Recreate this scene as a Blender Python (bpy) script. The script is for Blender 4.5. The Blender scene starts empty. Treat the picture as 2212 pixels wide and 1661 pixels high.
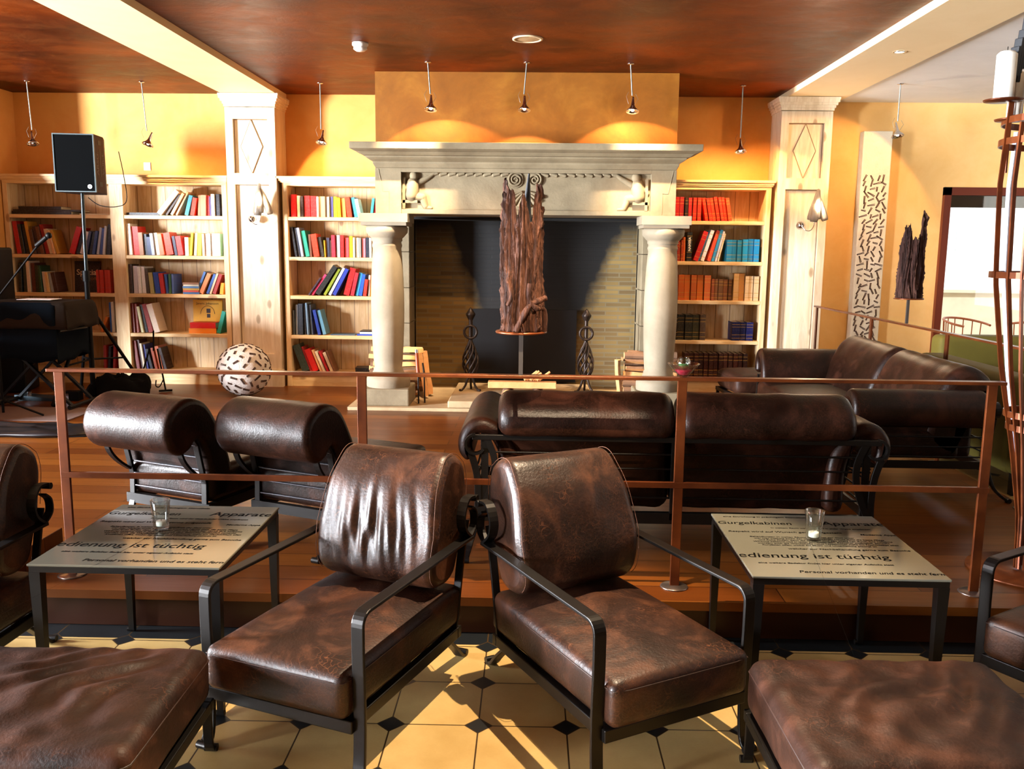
import bpy, bmesh, math, random
from mathutils import Vector, Matrix, Euler, noise
from math import sin, cos, pi, radians, atan2, hypot, sqrt
random.seed(7)
SC = bpy.context.scene
COL = SC.collection
# ------------------------------------------------------------------ camera, world, lights, exposure
def setup_camera():
    p, y, r = .1537, .0239, .0109
    fwd = Vector((-sin(y), cos(y), 0)); right = Vector((cos(y), sin(y), 0)); up = Vector((0, 0, 1))
    f2 = fwd*cos(p)-up*sin(p); u2 = up*cos(p)+fwd*sin(p)
    r3 = right*cos(r)+u2*sin(r); u3 = u2*cos(r)-right*sin(r)
    cam = bpy.data.cameras.new('camera'); o = bpy.data.objects.new('camera', cam); COL.objects.link(o)
    m = Matrix((( r3.x, u3.x, -f2.x, 0), (r3.y, u3.y, -f2.y, 0), (r3.z, u3.z, -f2.z, 1.613), (0, 0, 0, 1)))
    o.matrix_world = m
    cam.sensor_fit = 'HORIZONTAL'; cam.sensor_width = 36; cam.lens = 1900/2212*36; cam.clip_start = .05; cam.clip_end = 100
    SC.camera = o
setup_camera()
SC.view_settings.view_transform = 'Standard'; SC.view_settings.look = 'None'
SC.view_settings.exposure = -0.2; SC.view_settings.gamma = 1.0; SC.view_settings.use_curve_mapping = False
W = bpy.data.worlds.new('sky'); SC.world = W; W.use_nodes = True
W.node_tree.nodes['Background'].inputs[0].default_value = (.86, .92, 1, 1)
W.node_tree.nodes['Background'].inputs[1].default_value = 3.0
WARM = (1, .52, .20); HALO = (1, .76, .50); DAY = (.90, .94, 1.0)
def area(name, loc, size, power, color, rot):
    l = bpy.data.lights.new(name, 'AREA'); l.shape = 'RECTANGLE'; l.size, l.size_y = size; l.energy = power; l.color = color
    o = bpy.data.objects.new(name, l); COL.objects.link(o); o.location = loc; o.rotation_euler = rot; return o
def spot(name, loc, target, power, color, ang, blend=.3, r=.02):
    l = bpy.data.lights.new(name, 'SPOT'); l.energy = power; l.color = color; l.spot_size = radians(ang); l.spot_blend = blend; l.shadow_soft_size = r
    o = bpy.data.objects.new(name, l); COL.objects.link(o); o.location = loc
    d = Vector(target)-Vector(loc); o.rotation_euler = d.to_track_quat('-Z', 'Y').to_euler(); return o
def point(name, loc, power, color, r=.03):
    l = bpy.data.lights.new(name, 'POINT'); l.energy = power; l.color = color; l.shadow_soft_size = r
    o = bpy.data.objects.new(name, l); COL.objects.link(o); o.location = loc; return o
# daylight through the window front on the left, plus an added fill light in the right-hand room
for yy, pw, ww, yaw, spr in ((-2.9, 330, .9, -62, 52), (3.0, 5600, 1.4, -90, 180)):
    area('window_daylight', (-9.2, yy, 1.6), (ww, 2.1), pw, DAY, (radians(90), 0, radians(yaw))).data.spread = radians(spr)
area('window_daylight', (7.9, 4.5, 1.7), (3.5, 2.0), 60, (1, .95, .85), (radians(90), 0, radians(90)))  # added fill light, no known window in this wall
# ceiling halogens above the seating (out of frame)
spot('ceiling_halogen', (.2, 3.35, 3.1), (-.0, 2.6, 0), 1000, HALO, 56, .3, .012)
spot('ceiling_halogen', (.15, 1.35, 3.1), (-.02, 4.0, 1.0), 1000, HALO, 20, .4, .012)
# ------------------------------------------------------------------ helpers
def lin(h):
    if isinstance(h, str):
        h = [int(h[i:i+2], 16)/255 for i in (0, 2, 4)]
        return tuple((c/12.92 if c <= .04045 else ((c+.055)/1.055)**2.4) for c in h)
    return tuple(h)
class N:
    def __init__(s, name):
        s.m = bpy.data.materials.new(name); s.m.use_nodes = True; s.t = s.m.node_tree; s.n = s.t.nodes
        s.b = s.n['Principled BSDF']
    def new(s, typ, **kw):
        n = s.n.new(typ)
        for k, v in kw.items(): setattr(n, k, v)
        return n
    def link(s, a, b): s.t.links.new(a, b)
    def coord(s, scale=(1, 1, 1), rot=(0, 0, 0), loc=(0, 0, 0), obj=True):
        c = s.new('ShaderNodeTexCoord'); mp = s.new('ShaderNodeMapping')
        mp.inputs['Scale'].default_value = scale; mp.inputs['Rotation'].default_value = rot; mp.inputs['Location'].default_value = loc
        s.link(c.outputs['Object'], mp.inputs[0]); return mp.outputs[0]
    def noise(s, vec, scale, detail=4, rough=.55, dist=0):
        n = s.new('ShaderNodeTexNoise'); n.inputs['Scale'].default_value = scale; n.inputs['Detail'].default_value = detail
        n.inputs['Roughness'].default_value = rough; n.inputs['Distortion'].default_value = dist
        if vec is not None: s.link(vec, n.inputs['Vector'])
        return n.outputs[0]
    def ramp(s, fac, stops):
        r = s.new('ShaderNodeValToRGB'); e = r.color_ramp.elements
        while len(e) < len(stops): e.new(.5)
        for el, (p, c) in zip(e, stops):
            el.position = p; c = lin(c) if not isinstance(c, (int, float)) else (c, c, c); el.color = (*c, 1)
        s.link(fac, r.inputs[0]); return r.outputs[0]
    def math(s, op, a, b=None, c=None, clamp=False):
        n = s.new('ShaderNodeMath', operation=op); n.use_clamp = clamp
        for i, v in enumerate((a, b, c)):
            if v is None: continue
            if isinstance(v, (int, float)): n.inputs[i].default_value = v
            else: s.link(v, n.inputs[i])
        return n.outputs[0]
    def mix(s, fac, a, b, mode='MIX'):
        n = s.new('ShaderNodeMix', data_type='RGBA', blend_type=mode)
        for i, v in ((0, fac), (6, a), (7, b)):
            if isinstance(v, (int, float)): n.inputs[i].default_value = v if i == 0 else (v, v, v, 1)
            elif isinstance(v, (tuple, str)): n.inputs[i].default_value = (*lin(v), 1)
            else: s.link(v, n.inputs[i])
        return n.outputs[2]
    def bump(s, h, strength=.3, dist=.01):
        b = s.new('ShaderNodeBump'); b.inputs['Strength'].default_value = strength; b.inputs['Distance'].default_value = dist
        s.link(h, b.inputs['Height']); s.link(b.outputs[0], s.b.inputs['Normal']); return b
    def set(s, **kw):
        names = dict(color='Base Color', rough='Roughness', metal='Metallic', spec='Specular IOR Level', trans='Transmission Weight', ior='IOR', coat='Coat Weight', emit='Emission Color', es='Emission Strength', alpha='Alpha', sheen='Sheen Weight', coatr='Coat Roughness')
        for k, v in kw.items():
            i = s.b.inputs[names[k]]
            if isinstance(v, (int, float)): i.default_value = v
            elif isinstance(v, (tuple, str)): i.default_value = (*lin(v), 1)
            else: s.link(v, i)
        return s
MATS = {}
def simple(name, color, rough=.5, metal=0, **kw):
    if name not in MATS:
        n = N(name); v = n.coord(); f = n.noise(v, 9, 3)
        c = lin(color); n.set(color=n.mix(f, tuple(min(1, x*.86) for x in c), tuple(min(1, x*1.14) for x in c)), rough=rough, metal=metal, **kw)
        MATS[name] = n.m
    return MATS[name]
def leather(name, dark, mid, light, rough=.36):
    n = N(name); v = n.coord()
    big = n.noise(v, 5, 6, .6, .6); fine = n.noise(v, 40, 5, .6)
    c = n.ramp(big, [(.28, dark), (.5, mid), (.78, light)])
    vo = n.new('ShaderNodeTexVoronoi', feature='DISTANCE_TO_EDGE'); vo.inputs['Scale'].default_value = 26
    dv = n.new('ShaderNodeVectorMath', operation='ADD'); n.link(v, dv.inputs[0]); nz = n.new('ShaderNodeTexNoise'); nz.inputs['Scale'].default_value = 14; n.link(v, nz.inputs['Vector'])
    sc = n.new('ShaderNodeVectorMath', operation='SCALE'); sc.inputs['Scale'].default_value = .12; n.link(nz.outputs[1], sc.inputs[0]); n.link(sc.outputs[0], dv.inputs[1])
    n.link(dv.outputs[0], vo.inputs['Vector'])
    crack = n.ramp(vo.outputs[0], [(0, 1.0), (.035, 0.0)]); patch = n.ramp(n.noise(v, 7, 3), [(.48, 0.0), (.66, 1.0)])
    cf = n.math('MULTIPLY', crack, patch); cf = n.math('MULTIPLY', cf, .8)
    c = n.mix(cf, c, light)
    v2 = n.new('ShaderNodeTexVoronoi', feature='DISTANCE_TO_EDGE'); v2.inputs['Scale'].default_value = 70; n.link(dv.outputs[0], v2.inputs['Vector'])
    c = n.mix(n.math('MULTIPLY', n.ramp(v2.outputs[0], [(0, .6), (.05, 0.0)]), n.ramp(n.noise(v, 4, 4), [(.42, 0.0), (.6, 1.0)])), c, light)
    c = n.mix(n.math('MULTIPLY', fine, .35), c, dark)
    h = n.math('ADD', n.math('MULTIPLY', fine, .5), n.noise(v, 110, 2)); h = n.math('ADD', h, n.math('MULTIPLY', n.noise(v, 11, 3), 1.6))
    n.set(color=c, rough=n.math('ADD', n.math('MULTIPLY', big, .22), rough-.06), spec=.22); n.bump(h, .2, .005)
    MATS[name] = n.m; return n.m
L_CHAIR = leather('aged_brown_leather', '0e0602', '281309', '683e26')
L_CHAIR.node_tree.nodes['Principled BSDF'].inputs['Specular IOR Level'].default_value = .42
L_SOFA = leather('dark_brown_leather', '0c0502', '1b0b05', '442417', .34)
L_OTT = leather('matt_brown_leather', '160b06', '2c180f', '543222', .46)
L_GREEN = simple('olive_upholstery', '5c5210', .8)
def pine(name, base, line, knot, axis='z', rough=.55, planks=None):
    n = N(name)
    sc = {'z': (9, 9, .9), 'x': (.9, 9, 9), 'y': (9, .9, 9)}[axis]
    v = n.coord(sc); g = n.noise(v, 3.2, 5, .6, .8)
    c = n.ramp(g, [(.35, base), (.62, line)])
    vo = n.new('ShaderNodeTexVoronoi'); vo.inputs['Scale'].default_value = 1.0
    n.link(n.coord({'z': (5, 5, 2.4), 'x': (2.4, 5, 5), 'y': (5, 2.4, 5)}[axis]), vo.inputs['Vector'])
    c = n.mix(n.ramp(vo.outputs[0], [(.0, .85), (.10, .6), (.14, 0.0)]), c, knot)
    if planks:
        sx = n.new('ShaderNodeSeparateXYZ'); n.link(n.coord(), sx.inputs[0])
        fr = n.math('FRACT', n.math('DIVIDE', n.math('ADD', sx.outputs[planks[0]], 20), planks[1]))
        c = n.mix(n.ramp(fr, [(0, 1.0), (.03, .8), (.05, 0.0)]), c, '6a4a2c')
        ids = n.math('FLOOR', n.math('DIVIDE', n.math('ADD', sx.outputs[planks[0]], 20), planks[1]))
        wn = n.new('ShaderNodeTexWhiteNoise', noise_dimensions='1D'); n.link(ids, wn.inputs['W'])
        c = n.mix(.16, c, n.mix(wn.outputs[0], line, 'ffffff'), 'MULTIPLY')
        n.bump(n.ramp(fr, [(0, 0.0), (.05, 1.0)]), .5, .004)
    n.set(color=c, rough=rough); MATS[name] = n.m; return n.m
PINE = pine('knotty_pine', 'ecd2a4', 'dab684', '8a5426')
PINE_X = pine('knotty_pine_horizontal', 'f0d4a0', 'dfb982', '8f5a2c', 'x')
PINE_BACK = pine('pine_panelling', 'ddc39a', 'c9a677', '7a4a24', 'z', .6, (0, .15))
PINE_W = pine('limed_pine', 'eedfc4', 'dcc8a6', '8d7350')
def plaster(name, stops, rough=.7, scale=2.2, bump=.15, spec=.3, fine=.0):
    n = N(name); v = n.coord(); f = n.noise(v, scale, 8, .65, .5)
    n.set(color=n.ramp(f, stops), rough=rough, spec=spec); n.bump(n.noise(v, scale*6, 6), bump, .01); MATS[name] = n.m; return n.m
P_ORANGE = plaster('orange_wall_paint', [(.3, 'd8984a'), (.7, 'e2a85e')])
P_GOLD = plaster('ochre_wall_paint', [(.3, '70420a'), (.5, '804e10'), (.72, '94621c')], .6)
P_YELLOW = plaster('apricot_wall_paint', [(.3, 'eaba70'), (.7, 'f4cb88')])
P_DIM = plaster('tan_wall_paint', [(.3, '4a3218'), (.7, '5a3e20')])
P_BEAM = plaster('cream_beam_paint', [(.3, 'efd4a4'), (.7, 'f5dcb0')], .6, bump=.05)
P_WHITE = plaster('white_ceiling_paint', [(.3, 'dcdcdc'), (.7, 'e8e8e8')], .7, bump=.05)
def ceiling_mat():
    n = N('polished_rust_stucco'); v = n.coord((1, 1.3, 1)); f = n.noise(v, .9, 9, .6, .3); f2 = n.noise(v, 4, 8, .68, .5)
    c = n.ramp(f, [(.3, '2a0e00'), (.5, '4e1b00'), (.7, '763000')])
    c = n.mix(n.ramp(f2, [(.45, 0.0), (.85, .4)]), c, '94501a')
    n.set(color=c, rough=n.ramp(f2, [(.3, .42), (.7, .58)]), metal=.2, spec=.15); n.bump(f2, .35, .02); MATS['ceil'] = n.m; return n.m
P_CEIL = ceiling_mat()
def tiles():
    n = N('octagonal_floor_tiles'); c = n.new('ShaderNodeTexCoord'); mp = n.new('ShaderNodeMapping'); mp.vector_type = 'TEXTURE'
    mp.inputs['Location'].default_value = (-.170, 3.088, 0); mp.inputs['Rotation'].default_value = (0, 0, .0045); mp.inputs['Scale'].default_value = (.3, .3, 1)
    n.link(c.outputs['Object'], mp.inputs[0]); s = n.new('ShaderNodeSeparateXYZ'); n.link(mp.outputs[0], s.inputs[0])
    dx = n.math('PINGPONG', s.outputs[0], .5); dy = n.math('PINGPONG', s.outputs[1], .5)
    sm = n.math('ADD', dx, dy); mn = n.math('MINIMUM', dx, dy)
    dia = n.math('LESS_THAN', sm, .158); gr = n.math('LESS_THAN', mn, .009); gr2 = n.math('LESS_THAN', n.math('ABSOLUTE', n.math('SUBTRACT', sm, .158)), .010)
    grout = n.math('MAXIMUM', gr2, n.math('MULTIPLY', gr, n.math('SUBTRACT', 1, dia)))
    ty = n.math('MULTIPLY', n.math('GREATER_THAN', s.outputs[1], 1.06), n.math('LESS_THAN', s.outputs[1], 1.5))
    wn = n.noise(mp.outputs[0], 1.7, 5); fl = n.noise(mp.outputs[0], 40, 3)
    col = n.ramp(wn, [(.3, 'ae9058'), (.7, 'c2a56c')]); col = n.mix(n.math('MULTIPLY', fl, .2), col, '8c6a34')
    col = n.mix(dia, col, '15181a'); col = n.mix(ty, col, '15181a'); col = n.mix(grout, col, '3c2a14')
    n.set(color=col, rough=n.math('ADD', n.math('MULTIPLY', wn, .2), .22)); n.bump(n.math('SUBTRACT', 1, grout), .4, .003); return n.m
TILE = tiles()
def planks():
    n = N('oak_floorboards'); v = n.coord(); br = n.new('ShaderNodeTexBrick'); br.offset = .37
    for k, val in (('Scale', 1), ('Brick Width', 1.7), ('Row Height', .16), ('Mortar Size', .0025), ('Bias', 0)): br.inputs[k].default_value = val
    br.inputs['Color1'].default_value = (0, 0, 0, 1); br.inputs['Color2'].default_value = (1, 1, 1, 1); br.inputs['Mortar'].default_value = (.5, .5, .5, 1)
    n.link(v, br.inputs['Vector']); g = n.noise(n.coord((.9, 12, 1)), 3, 6, .6, .6)
    c = n.ramp(br.outputs[0], [(0, '5a2c0a'), (.5, '6c3a10'), (1, '804a18')]); c = n.mix(n.math('MULTIPLY', g, .5), c, '3a1804')
    c = n.mix(br.outputs[1], c, '2c1204'); n.set(color=c, rough=n.math('ADD', n.math('MULTIPLY', g, .18), .26), spec=.22)
    n.bump(n.math('SUBTRACT', 1, br.outputs[1]), .3, .002); return n.m
WOOD = planks()
def stone(name, a, b, c, rough=.75, bump=.35, scale=6):
    n = N(name); v = n.coord(); f = n.noise(v, scale*.5, 7, .6, .3); g = n.noise(v, scale*9, 5, .7)
    n.set(color=n.mix(n.math('MULTIPLY', g, .35), n.ramp(f, [(.3, a), (.5, b), (.72, c)]), a), rough=rough)
    n.bump(n.math('ADD', n.math('MULTIPLY', f, 1.2), n.math('MULTIPLY', g, .5)), bump, .012); MATS[name] = n.m; return n.m
STONE = stone('sandstone', '6a5c44', '7f7258', '95876a')
STONE_C = stone('smooth_sandstone', '80745f', '90846e', 'a0937d', bump=.15)
HEARTH = stone('hearth_stone', '9c8462', 'b59c76', 'c8b08c')
def brick():
    n = N('sooty_firebrick'); v = n.coord(); sp = n.new('ShaderNodeSeparateXYZ'); n.link(v, sp.inputs[0])
    cb = n.new('ShaderNodeCombineXYZ'); n.link(n.math('ADD', sp.outputs[0], sp.outputs[1]), cb.inputs[0]); n.link(sp.outputs[2], cb.inputs[1])
    br = n.new('ShaderNodeTexBrick'); n.link(cb.outputs[0], br.inputs['Vector'])
    for k, val in (('Scale', 1), ('Brick Width', .26), ('Row Height', .043), ('Mortar Size', .006), ('Bias', 0)): br.inputs[k].default_value = val
    br.inputs['Color1'].default_value = (*lin('665230'), 1); br.inputs['Color2'].default_value = (*lin('8a7240'), 1); br.inputs['Mortar'].default_value = (*lin('766a4e'), 1)
    ax = n.math('ABSOLUTE', n.math('ADD', sp.outputs[0], .02))
    lim = n.math('MULTIPLY', n.math('MAXIMUM', n.math('SUBTRACT', sp.outputs[2], .75), -.2), .42)
    soot = n.math('SUBTRACT', n.math('ADD', lim, .52), ax)
    soot = n.math('ADD', soot, n.math('MULTIPLY', n.math('SUBTRACT', n.noise(v, 4, 5), .5), .3))
    top = n.math('MULTIPLY', n.math('SUBTRACT', sp.outputs[2], 1.62), 2.2)
    soot = n.math('MAXIMUM', n.math('MULTIPLY', soot, 4), top)
    sf = n.ramp(soot, [(0, 0.0), (.55, 1.0)])
    c = n.mix(sf, br.outputs[0], '0b0b0c')
    n.set(color=c, rough=.62); n.bump(n.math('SUBTRACT', 1, br.outputs[1]), .6, .006); MATS['brick'] = n.m; return n.m
BRICK = brick()
def rust():
    n = N('waxed_rusty_steel'); v = n.coord(); f = n.noise(v, 6, 5)
    n.set(color=n.ramp(f, [(.3, '4a2210'), (.6, '703818'), (.8, '85481f')]), rough=.33, metal=.55); return n.m
RUST = rust()
IRON = simple('blackened_iron', '14110f', .38, .55)
IRON2 = simple('wrought_iron', '2c211b', .45, .6)
CHROME = simple('polished_chrome', 'd8d8dc', .12, 1.0)
BLACK = simple('black_plastic', '060607', .5, spec=.15)
CLOTH = simple('black_fabric', '0a090a', .9, spec=.1)
CLOTHG = simple('charcoal_cloth', '221b15', .9, spec=.1)
PAPER = simple('white_paper', 'f4f2ee', .6)
WAX = simple('ivory_wax', 'f0eee4', .45)
PAGES = simple('book_pages', 'e4d6b8', .8)
THREAD = simple('tan_seam_thread', '55321e', .7)
def glass():
    n = N('clear_glass'); n.n.remove(n.b); tr = n.new('ShaderNodeBsdfTransparent'); gl = n.new('ShaderNodeBsdfGlossy'); gl.inputs['Roughness'].default_value = .02
    tr.inputs[0].default_value = (.94, .97, .96, 1); lw = n.new('ShaderNodeLayerWeight'); lw.inputs[0].default_value = .35; f = n.math('MULTIPLY_ADD', lw.outputs['Facing'], .62, .05)
    mx = n.new('ShaderNodeMixShader'); n.link(f, mx.inputs[0]); n.link(tr.outputs[0], mx.inputs[1]); n.link(gl.outputs[0], mx.inputs[2]); n.link(mx.outputs[0], n.n['Material Output'].inputs[0]); return n.m
GLASS = glass()
def emis(name, color, s):
    n = N(name); n.set(color=(0, 0, 0), emit=color, es=s, rough=.5); return n.m
BULB = emis('glowing_lamp', (1, .8, .55), 90)
# --- mesh builder
class MB:
    def __init__(s): s.v = []; s.f = []; s.mi = []; s.sm = []
    def add(s, vs, fs, mi=0, smooth=False, M=None):
        o = len(s.v)
        s.v += [tuple(M @ Vector(v)) for v in vs] if M is not None else [tuple(v) for v in vs]
        s.f += [tuple(i+o for i in f) for f in fs]; s.mi += [mi]*len(fs); s.sm += [smooth]*len(fs); return s
    def box(s, x0, x1, y0, y1, z0, z1, mi=0, M=None):
        vs = [(x0, y0, z0), (x1, y0, z0), (x1, y1, z0), (x0, y1, z0), (x0, y0, z1), (x1, y0, z1), (x1, y1, z1), (x0, y1, z1)]
        return s.add(vs, [(0, 3, 2, 1), (4, 5, 6, 7), (0, 1, 5, 4), (1, 2, 6, 5), (2, 3, 7, 6), (3, 0, 4, 7)], mi, False, M)
    def cyl(s, a, b, r0, r1=None, n=16, mi=0, caps=True, smooth=True):
        a = Vector(a); b = Vector(b); r1 = r0 if r1 is None else r1; d = (b-a).normalized()
        t = Vector((0, 0, 1)) if abs(d.z) < .95 else Vector((1, 0, 0)); u = d.cross(t).normalized(); w = u.cross(d)
        vs = []
        for c, r in ((a, r0), (b, r1)):
            for i in range(n): an = 2*pi*i/n; vs.append(c+u*(r*cos(an))+w*(r*sin(an)))
        s.add(vs, [(i, n+i, n+(i+1) % n, (i+1) % n) for i in range(n)], mi, smooth)
        if caps: s.add(vs, [tuple(range(n)), tuple(reversed(range(n, 2*n)))], mi)
        return s
    def tube(s, path, r, n=8, mi=0, closed=False, flat=None, up=None):
        # sweep: circle of radius r (number or list) or flat rectangle (w,t)
        P = [Vector(p) for p in path]; m = len(P); rings = []
        prev = None
        for i, p in enumerate(P):
            a = P[(i-1) % m] if (closed or i > 0) else P[i]; b = P[(i+1) % m] if (closed or i < m-1) else P[i]
            d = (b-a).normalized()
            if up is not None: u = Vector(up)
            elif prev is None: u = Vector((0, 0, 1)) if abs(d.z) < .9 else Vector((1, 0, 0))
            else: u = prev
            u = (u-d*u.dot(d)).normalized(); prev = u; w = d.cross(u)
            if flat:
                hw, ht = flat[0]/2, flat[1]/2
                if isinstance(flat[0], (list, tuple)): hw = flat[0][i]/2
                rings.append([p+u*hw+w*ht, p+u*hw-w*ht, p-u*hw-w*ht, p-u*hw+w*ht])
            else:
                rr = r[i] if isinstance(r, (list, tuple)) else r
                rings.append([p+u*(rr*cos(2*pi*k/n))+w*(rr*sin(2*pi*k/n)) for k in range(n)])
        k = len(rings[0]); vs = [v for rg in rings for v in rg]; fs = []
        for i in range(m if closed else m-1):
            j = (i+1) % m
            for q in range(k): fs.append((i*k+q, i*k+(q+1) % k, j*k+(q+1) % k, j*k+q))
        s.add(vs, fs, mi, not flat)
        if not closed: s.add(vs, [tuple(reversed(range(k))), tuple(range((m-1)*k, m*k))], mi)
        return s
    def lathe(s, prof, c=(0, 0, 0), n=32, mi=0, M=None):
        vs = [(c[0]+r*cos(2*pi*i/n), c[1]+r*sin(2*pi*i/n), c[2]+z) for r, z in prof for i in range(n)]
        fs = [(j*n+i, j*n+(i+1) % n, (j+1)*n+(i+1) % n, (j+1)*n+i) for j in range(len(prof)-1) for i in range(n)]
        return s.add(vs, fs, mi, True, M)
    def sphere(s, c, r, nu=16, nv=10, mi=0, M=None):
        rx, ry, rz = (r, r, r) if isinstance(r, (int, float)) else r
        vs = [(c[0], c[1], c[2]+rz)]+[(c[0]+rx*sin(pi*j/nv)*cos(2*pi*i/nu), c[1]+ry*sin(pi*j/nv)*sin(2*pi*i/nu), c[2]+rz*cos(pi*j/nv)) for j in range(1, nv) for i in range(nu)]+[(c[0], c[1], c[2]-rz)]
        fs = [(0, 1+i, 1+(i+1) % nu) for i in range(nu)]
        for j in range(nv-2):
            for i in range(nu): fs.append((1+j*nu+i, 1+(j+1)*nu+i, 1+(j+1)*nu+(i+1) % nu, 1+j*nu+(i+1) % nu))
        l = len(vs)-1; o = 1+(nv-2)*nu
        fs += [(l, o+(i+1) % nu, o+i) for i in range(nu)]
        return s.add(vs, fs, mi, True, M)
    def prism(s, poly, axis, a0, a1, mi=0, smooth=False):
        # poly of 2D points extruded along axis (0:x -> (y,z), 1:y -> (x,z), 2:z -> (x,y))
        def P(p, a):
            return [(a, p[0], p[1]), (p[0], a, p[1]), (p[0], p[1], a)][axis]
        n = len(poly); vs = [P(p, a0) for p in poly]+[P(p, a1) for p in poly]
        s.add(vs, [(i, (i+1) % n, n+(i+1) % n, n+i) for i in range(n)], mi, smooth)
        return s.add(vs, [tuple(reversed(range(n))), tuple(range(n, 2*n))], mi)
    def build(s, name, mats, parent=None, fix=True):
        me = bpy.data.meshes.new(name); me.from_pydata(s.v, [], s.f)
        if not isinstance(mats, (list, tuple)): mats = [mats]
        for m in mats: me.materials.append(m)
        me.polygons.foreach_set('material_index', s.mi); me.polygons.foreach_set('use_smooth', s.sm)
        if fix:
            bm = bmesh.new(); bm.from_mesh(me); bmesh.ops.recalc_face_normals(bm, faces=bm.faces); bm.to_mesh(me); bm.free()
        me.update(); o = bpy.data.objects.new(name, me); COL.objects.link(o)
        if parent is not None: o.parent = parent
        return o
def tag(o, label=None, cat=None, group=None, kind=None):
    if label: o['label'] = label
    if cat: o['category'] = cat
    if group: o['group'] = group
    if kind: o['kind'] = kind
    return o
def thing(name, label, cat, loc=(0, 0, 0), rz=0, group=None):
    o = bpy.data.objects.new(name, None); COL.objects.link(o); o.empty_display_size = .1
    o.location = loc; o.rotation_euler = (0, 0, rz); return tag(o, label, cat, group)
def dup(root, loc=None, rz=None, label=None, group=None):
    def cp(o, par):
        c = o.copy(); COL.objects.link(c)
        if par is not None: c.parent = par
        for ch in list(o.children): cp(ch, c)
        return c
    r = cp(root, None)
    if loc is not None: r.location = loc
    if rz is not None: r.rotation_euler = (0, 0, rz)
    if label: r['label'] = label
    if group: r['group'] = group
    return r
def bevel(o, w=.004, seg=2):
    m = o.modifiers.new('bevel', 'BEVEL'); m.width = w; m.segments = seg; m.limit_method = 'ANGLE'; m.angle_limit = radians(35); return o
def arc(c, r, a0, a1, n=8, plane='yz', x=0):
    out = []
    for i in range(n+1):
        a = radians(a0+(a1-a0)*i/n); u = c[0]+r*cos(a); v = c[1]+r*sin(a)
        out.append({'yz': (x, u, v), 'xz': (u, x, v), 'xy': (u, v, x)}[plane])
    return out
def smooth_poly(pts, sub=4, closed=True):
    n = len(pts); out = []
    rng = range(n) if closed else range(n-1)
    for i in rng:
        p0, p1, p2, p3 = [Vector(pts[(i+k) % n] if closed else pts[min(max(i+k, 0), n-1)]) for k in (-1, 0, 1, 2)]
        for j in range(sub):
            t = j/sub
            out.append(.5*((2*p1)+(-p0+p2)*t+(2*p0-5*p1+4*p2-p3)*t*t+(-p0+3*p1-3*p2+p3)*t**3))
    if not closed: out.append(Vector(pts[-1]))
    return [tuple(p) for p in out]
def cushion_prof(mb, prof, x0, x1, r=.035, nx=40, deform=None, sub=4, mi=0, flip=None):
    # closed (y,z) outline swept along x with rounded ends; deform(x,y,z,normal)->(x,y,z)
    P = smooth_poly(prof, sub); n = len(P)
    A = sum(P[i][0]*P[(i+1) % n][1]-P[(i+1) % n][0]*P[i][1] for i in range(n)); sg = 1 if A > 0 else -1
    nor = []
    for i in range(n):
        a = P[i-1]; b = P[(i+1) % n]; tx, tz = b[0]-a[0], b[1]-a[1]; l = hypot(tx, tz) or 1; nor.append((sg*tz/l, -sg*tx/l))
    st = []
    for k in range(5): a = pi/2*k/4; st.append((x0+r*(1-sin(a)), r*(1-cos(a))))
    st = [(x0+r*(1-sin(pi/2*k/4)), r*(1-cos(pi/2*k/4))) for k in range(4, 0, -1)]
    mid = [(x0+r+(x1-x0-2*r)*k/nx, 0) for k in range(nx+1)]
    en = [(x1-r*(1-sin(pi/2*k/4)), r*(1-cos(pi/2*k/4))) for k in range(1, 5)]
    S = st+mid+en; vs = []
    for x, ins in S:
        for i, (y, z) in enumerate(P):
            q = (x, y-nor[i][0]*ins, z-nor[i][1]*ins)
            if deform: q = deform(q[0], q[1], q[2], nor[i])
            vs.append(q if not flip else flip(*q))
    m = len(S); fs = [(j*n+i, j*n+(i+1) % n, (j+1)*n+(i+1) % n, (j+1)*n+i) for j in range(m-1) for i in range(n)]
    mb.add(vs, fs, mi, True); mb.add(vs, [tuple(reversed(range(n))), tuple(range((m-1)*n, m*n))], mi, True)
    return mb
def rbox(mb, x0, x1, y0, y1, z0, z1, r=.03, n=14, puff=0, deform=None, mi=0, pb=0):
    cx, cy, cz = (x0+x1)/2, (y0+y1)/2, (z0+z1)/2; h = ((x1-x0)/2, (y1-y0)/2, (z1-z0)/2)
    idx = {}; vs = []; fs = []
    def cuts(hh):
        L = [-hh, -hh+r*.3, -hh+r*.65, -hh+r]; k = max(2, int(n*hh/max(h)))
        L += [-hh+r+(2*hh-2*r)*i/k for i in range(1, k)]; return L+[hh-r, hh-r*.65, hh-r*.3, hh]
    G = [cuts(q) for q in h]
    def vert(p):
        k = tuple(round(c, 5) for c in p)
        if k in idx: return idx[k]
        q = Vector([max(-h[i]+r, min(h[i]-r, p[i])) for i in range(3)]); d = Vector(p)-q
        if d.length > 1e-9: d = d.normalized()*r
        w = q+d
        u, v = w.x/h[0], w.y/h[1]
        if puff: w.z += (puff if w.z > 0 else -pb)*(1-u*u)*(1-v*v)*min(1, abs(w.z)/h[2])
        w = (w.x+cx, w.y+cy, w.z+cz)
        if deform: w = deform(*w)
        idx[k] = len(vs); vs.append(w); return idx[k]
    for ax in range(3):
        a, b = [i for i in range(3) if i != ax]
        for sgn in (-1, 1):
            for i in range(len(G[a])-1):
                for j in range(len(G[b])-1):
                    q = []
                    for (ii, jj) in ((i, j), (i+1, j), (i+1, j+1), (i, j+1)):
                        p = [0, 0, 0]; p[ax] = sgn*h[ax]; p[a] = G[a][ii]; p[b] = G[b][jj]; q.append(vert(p))
                    fs.append(tuple(q))
    return mb.add(vs, fs, mi, True)
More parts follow.
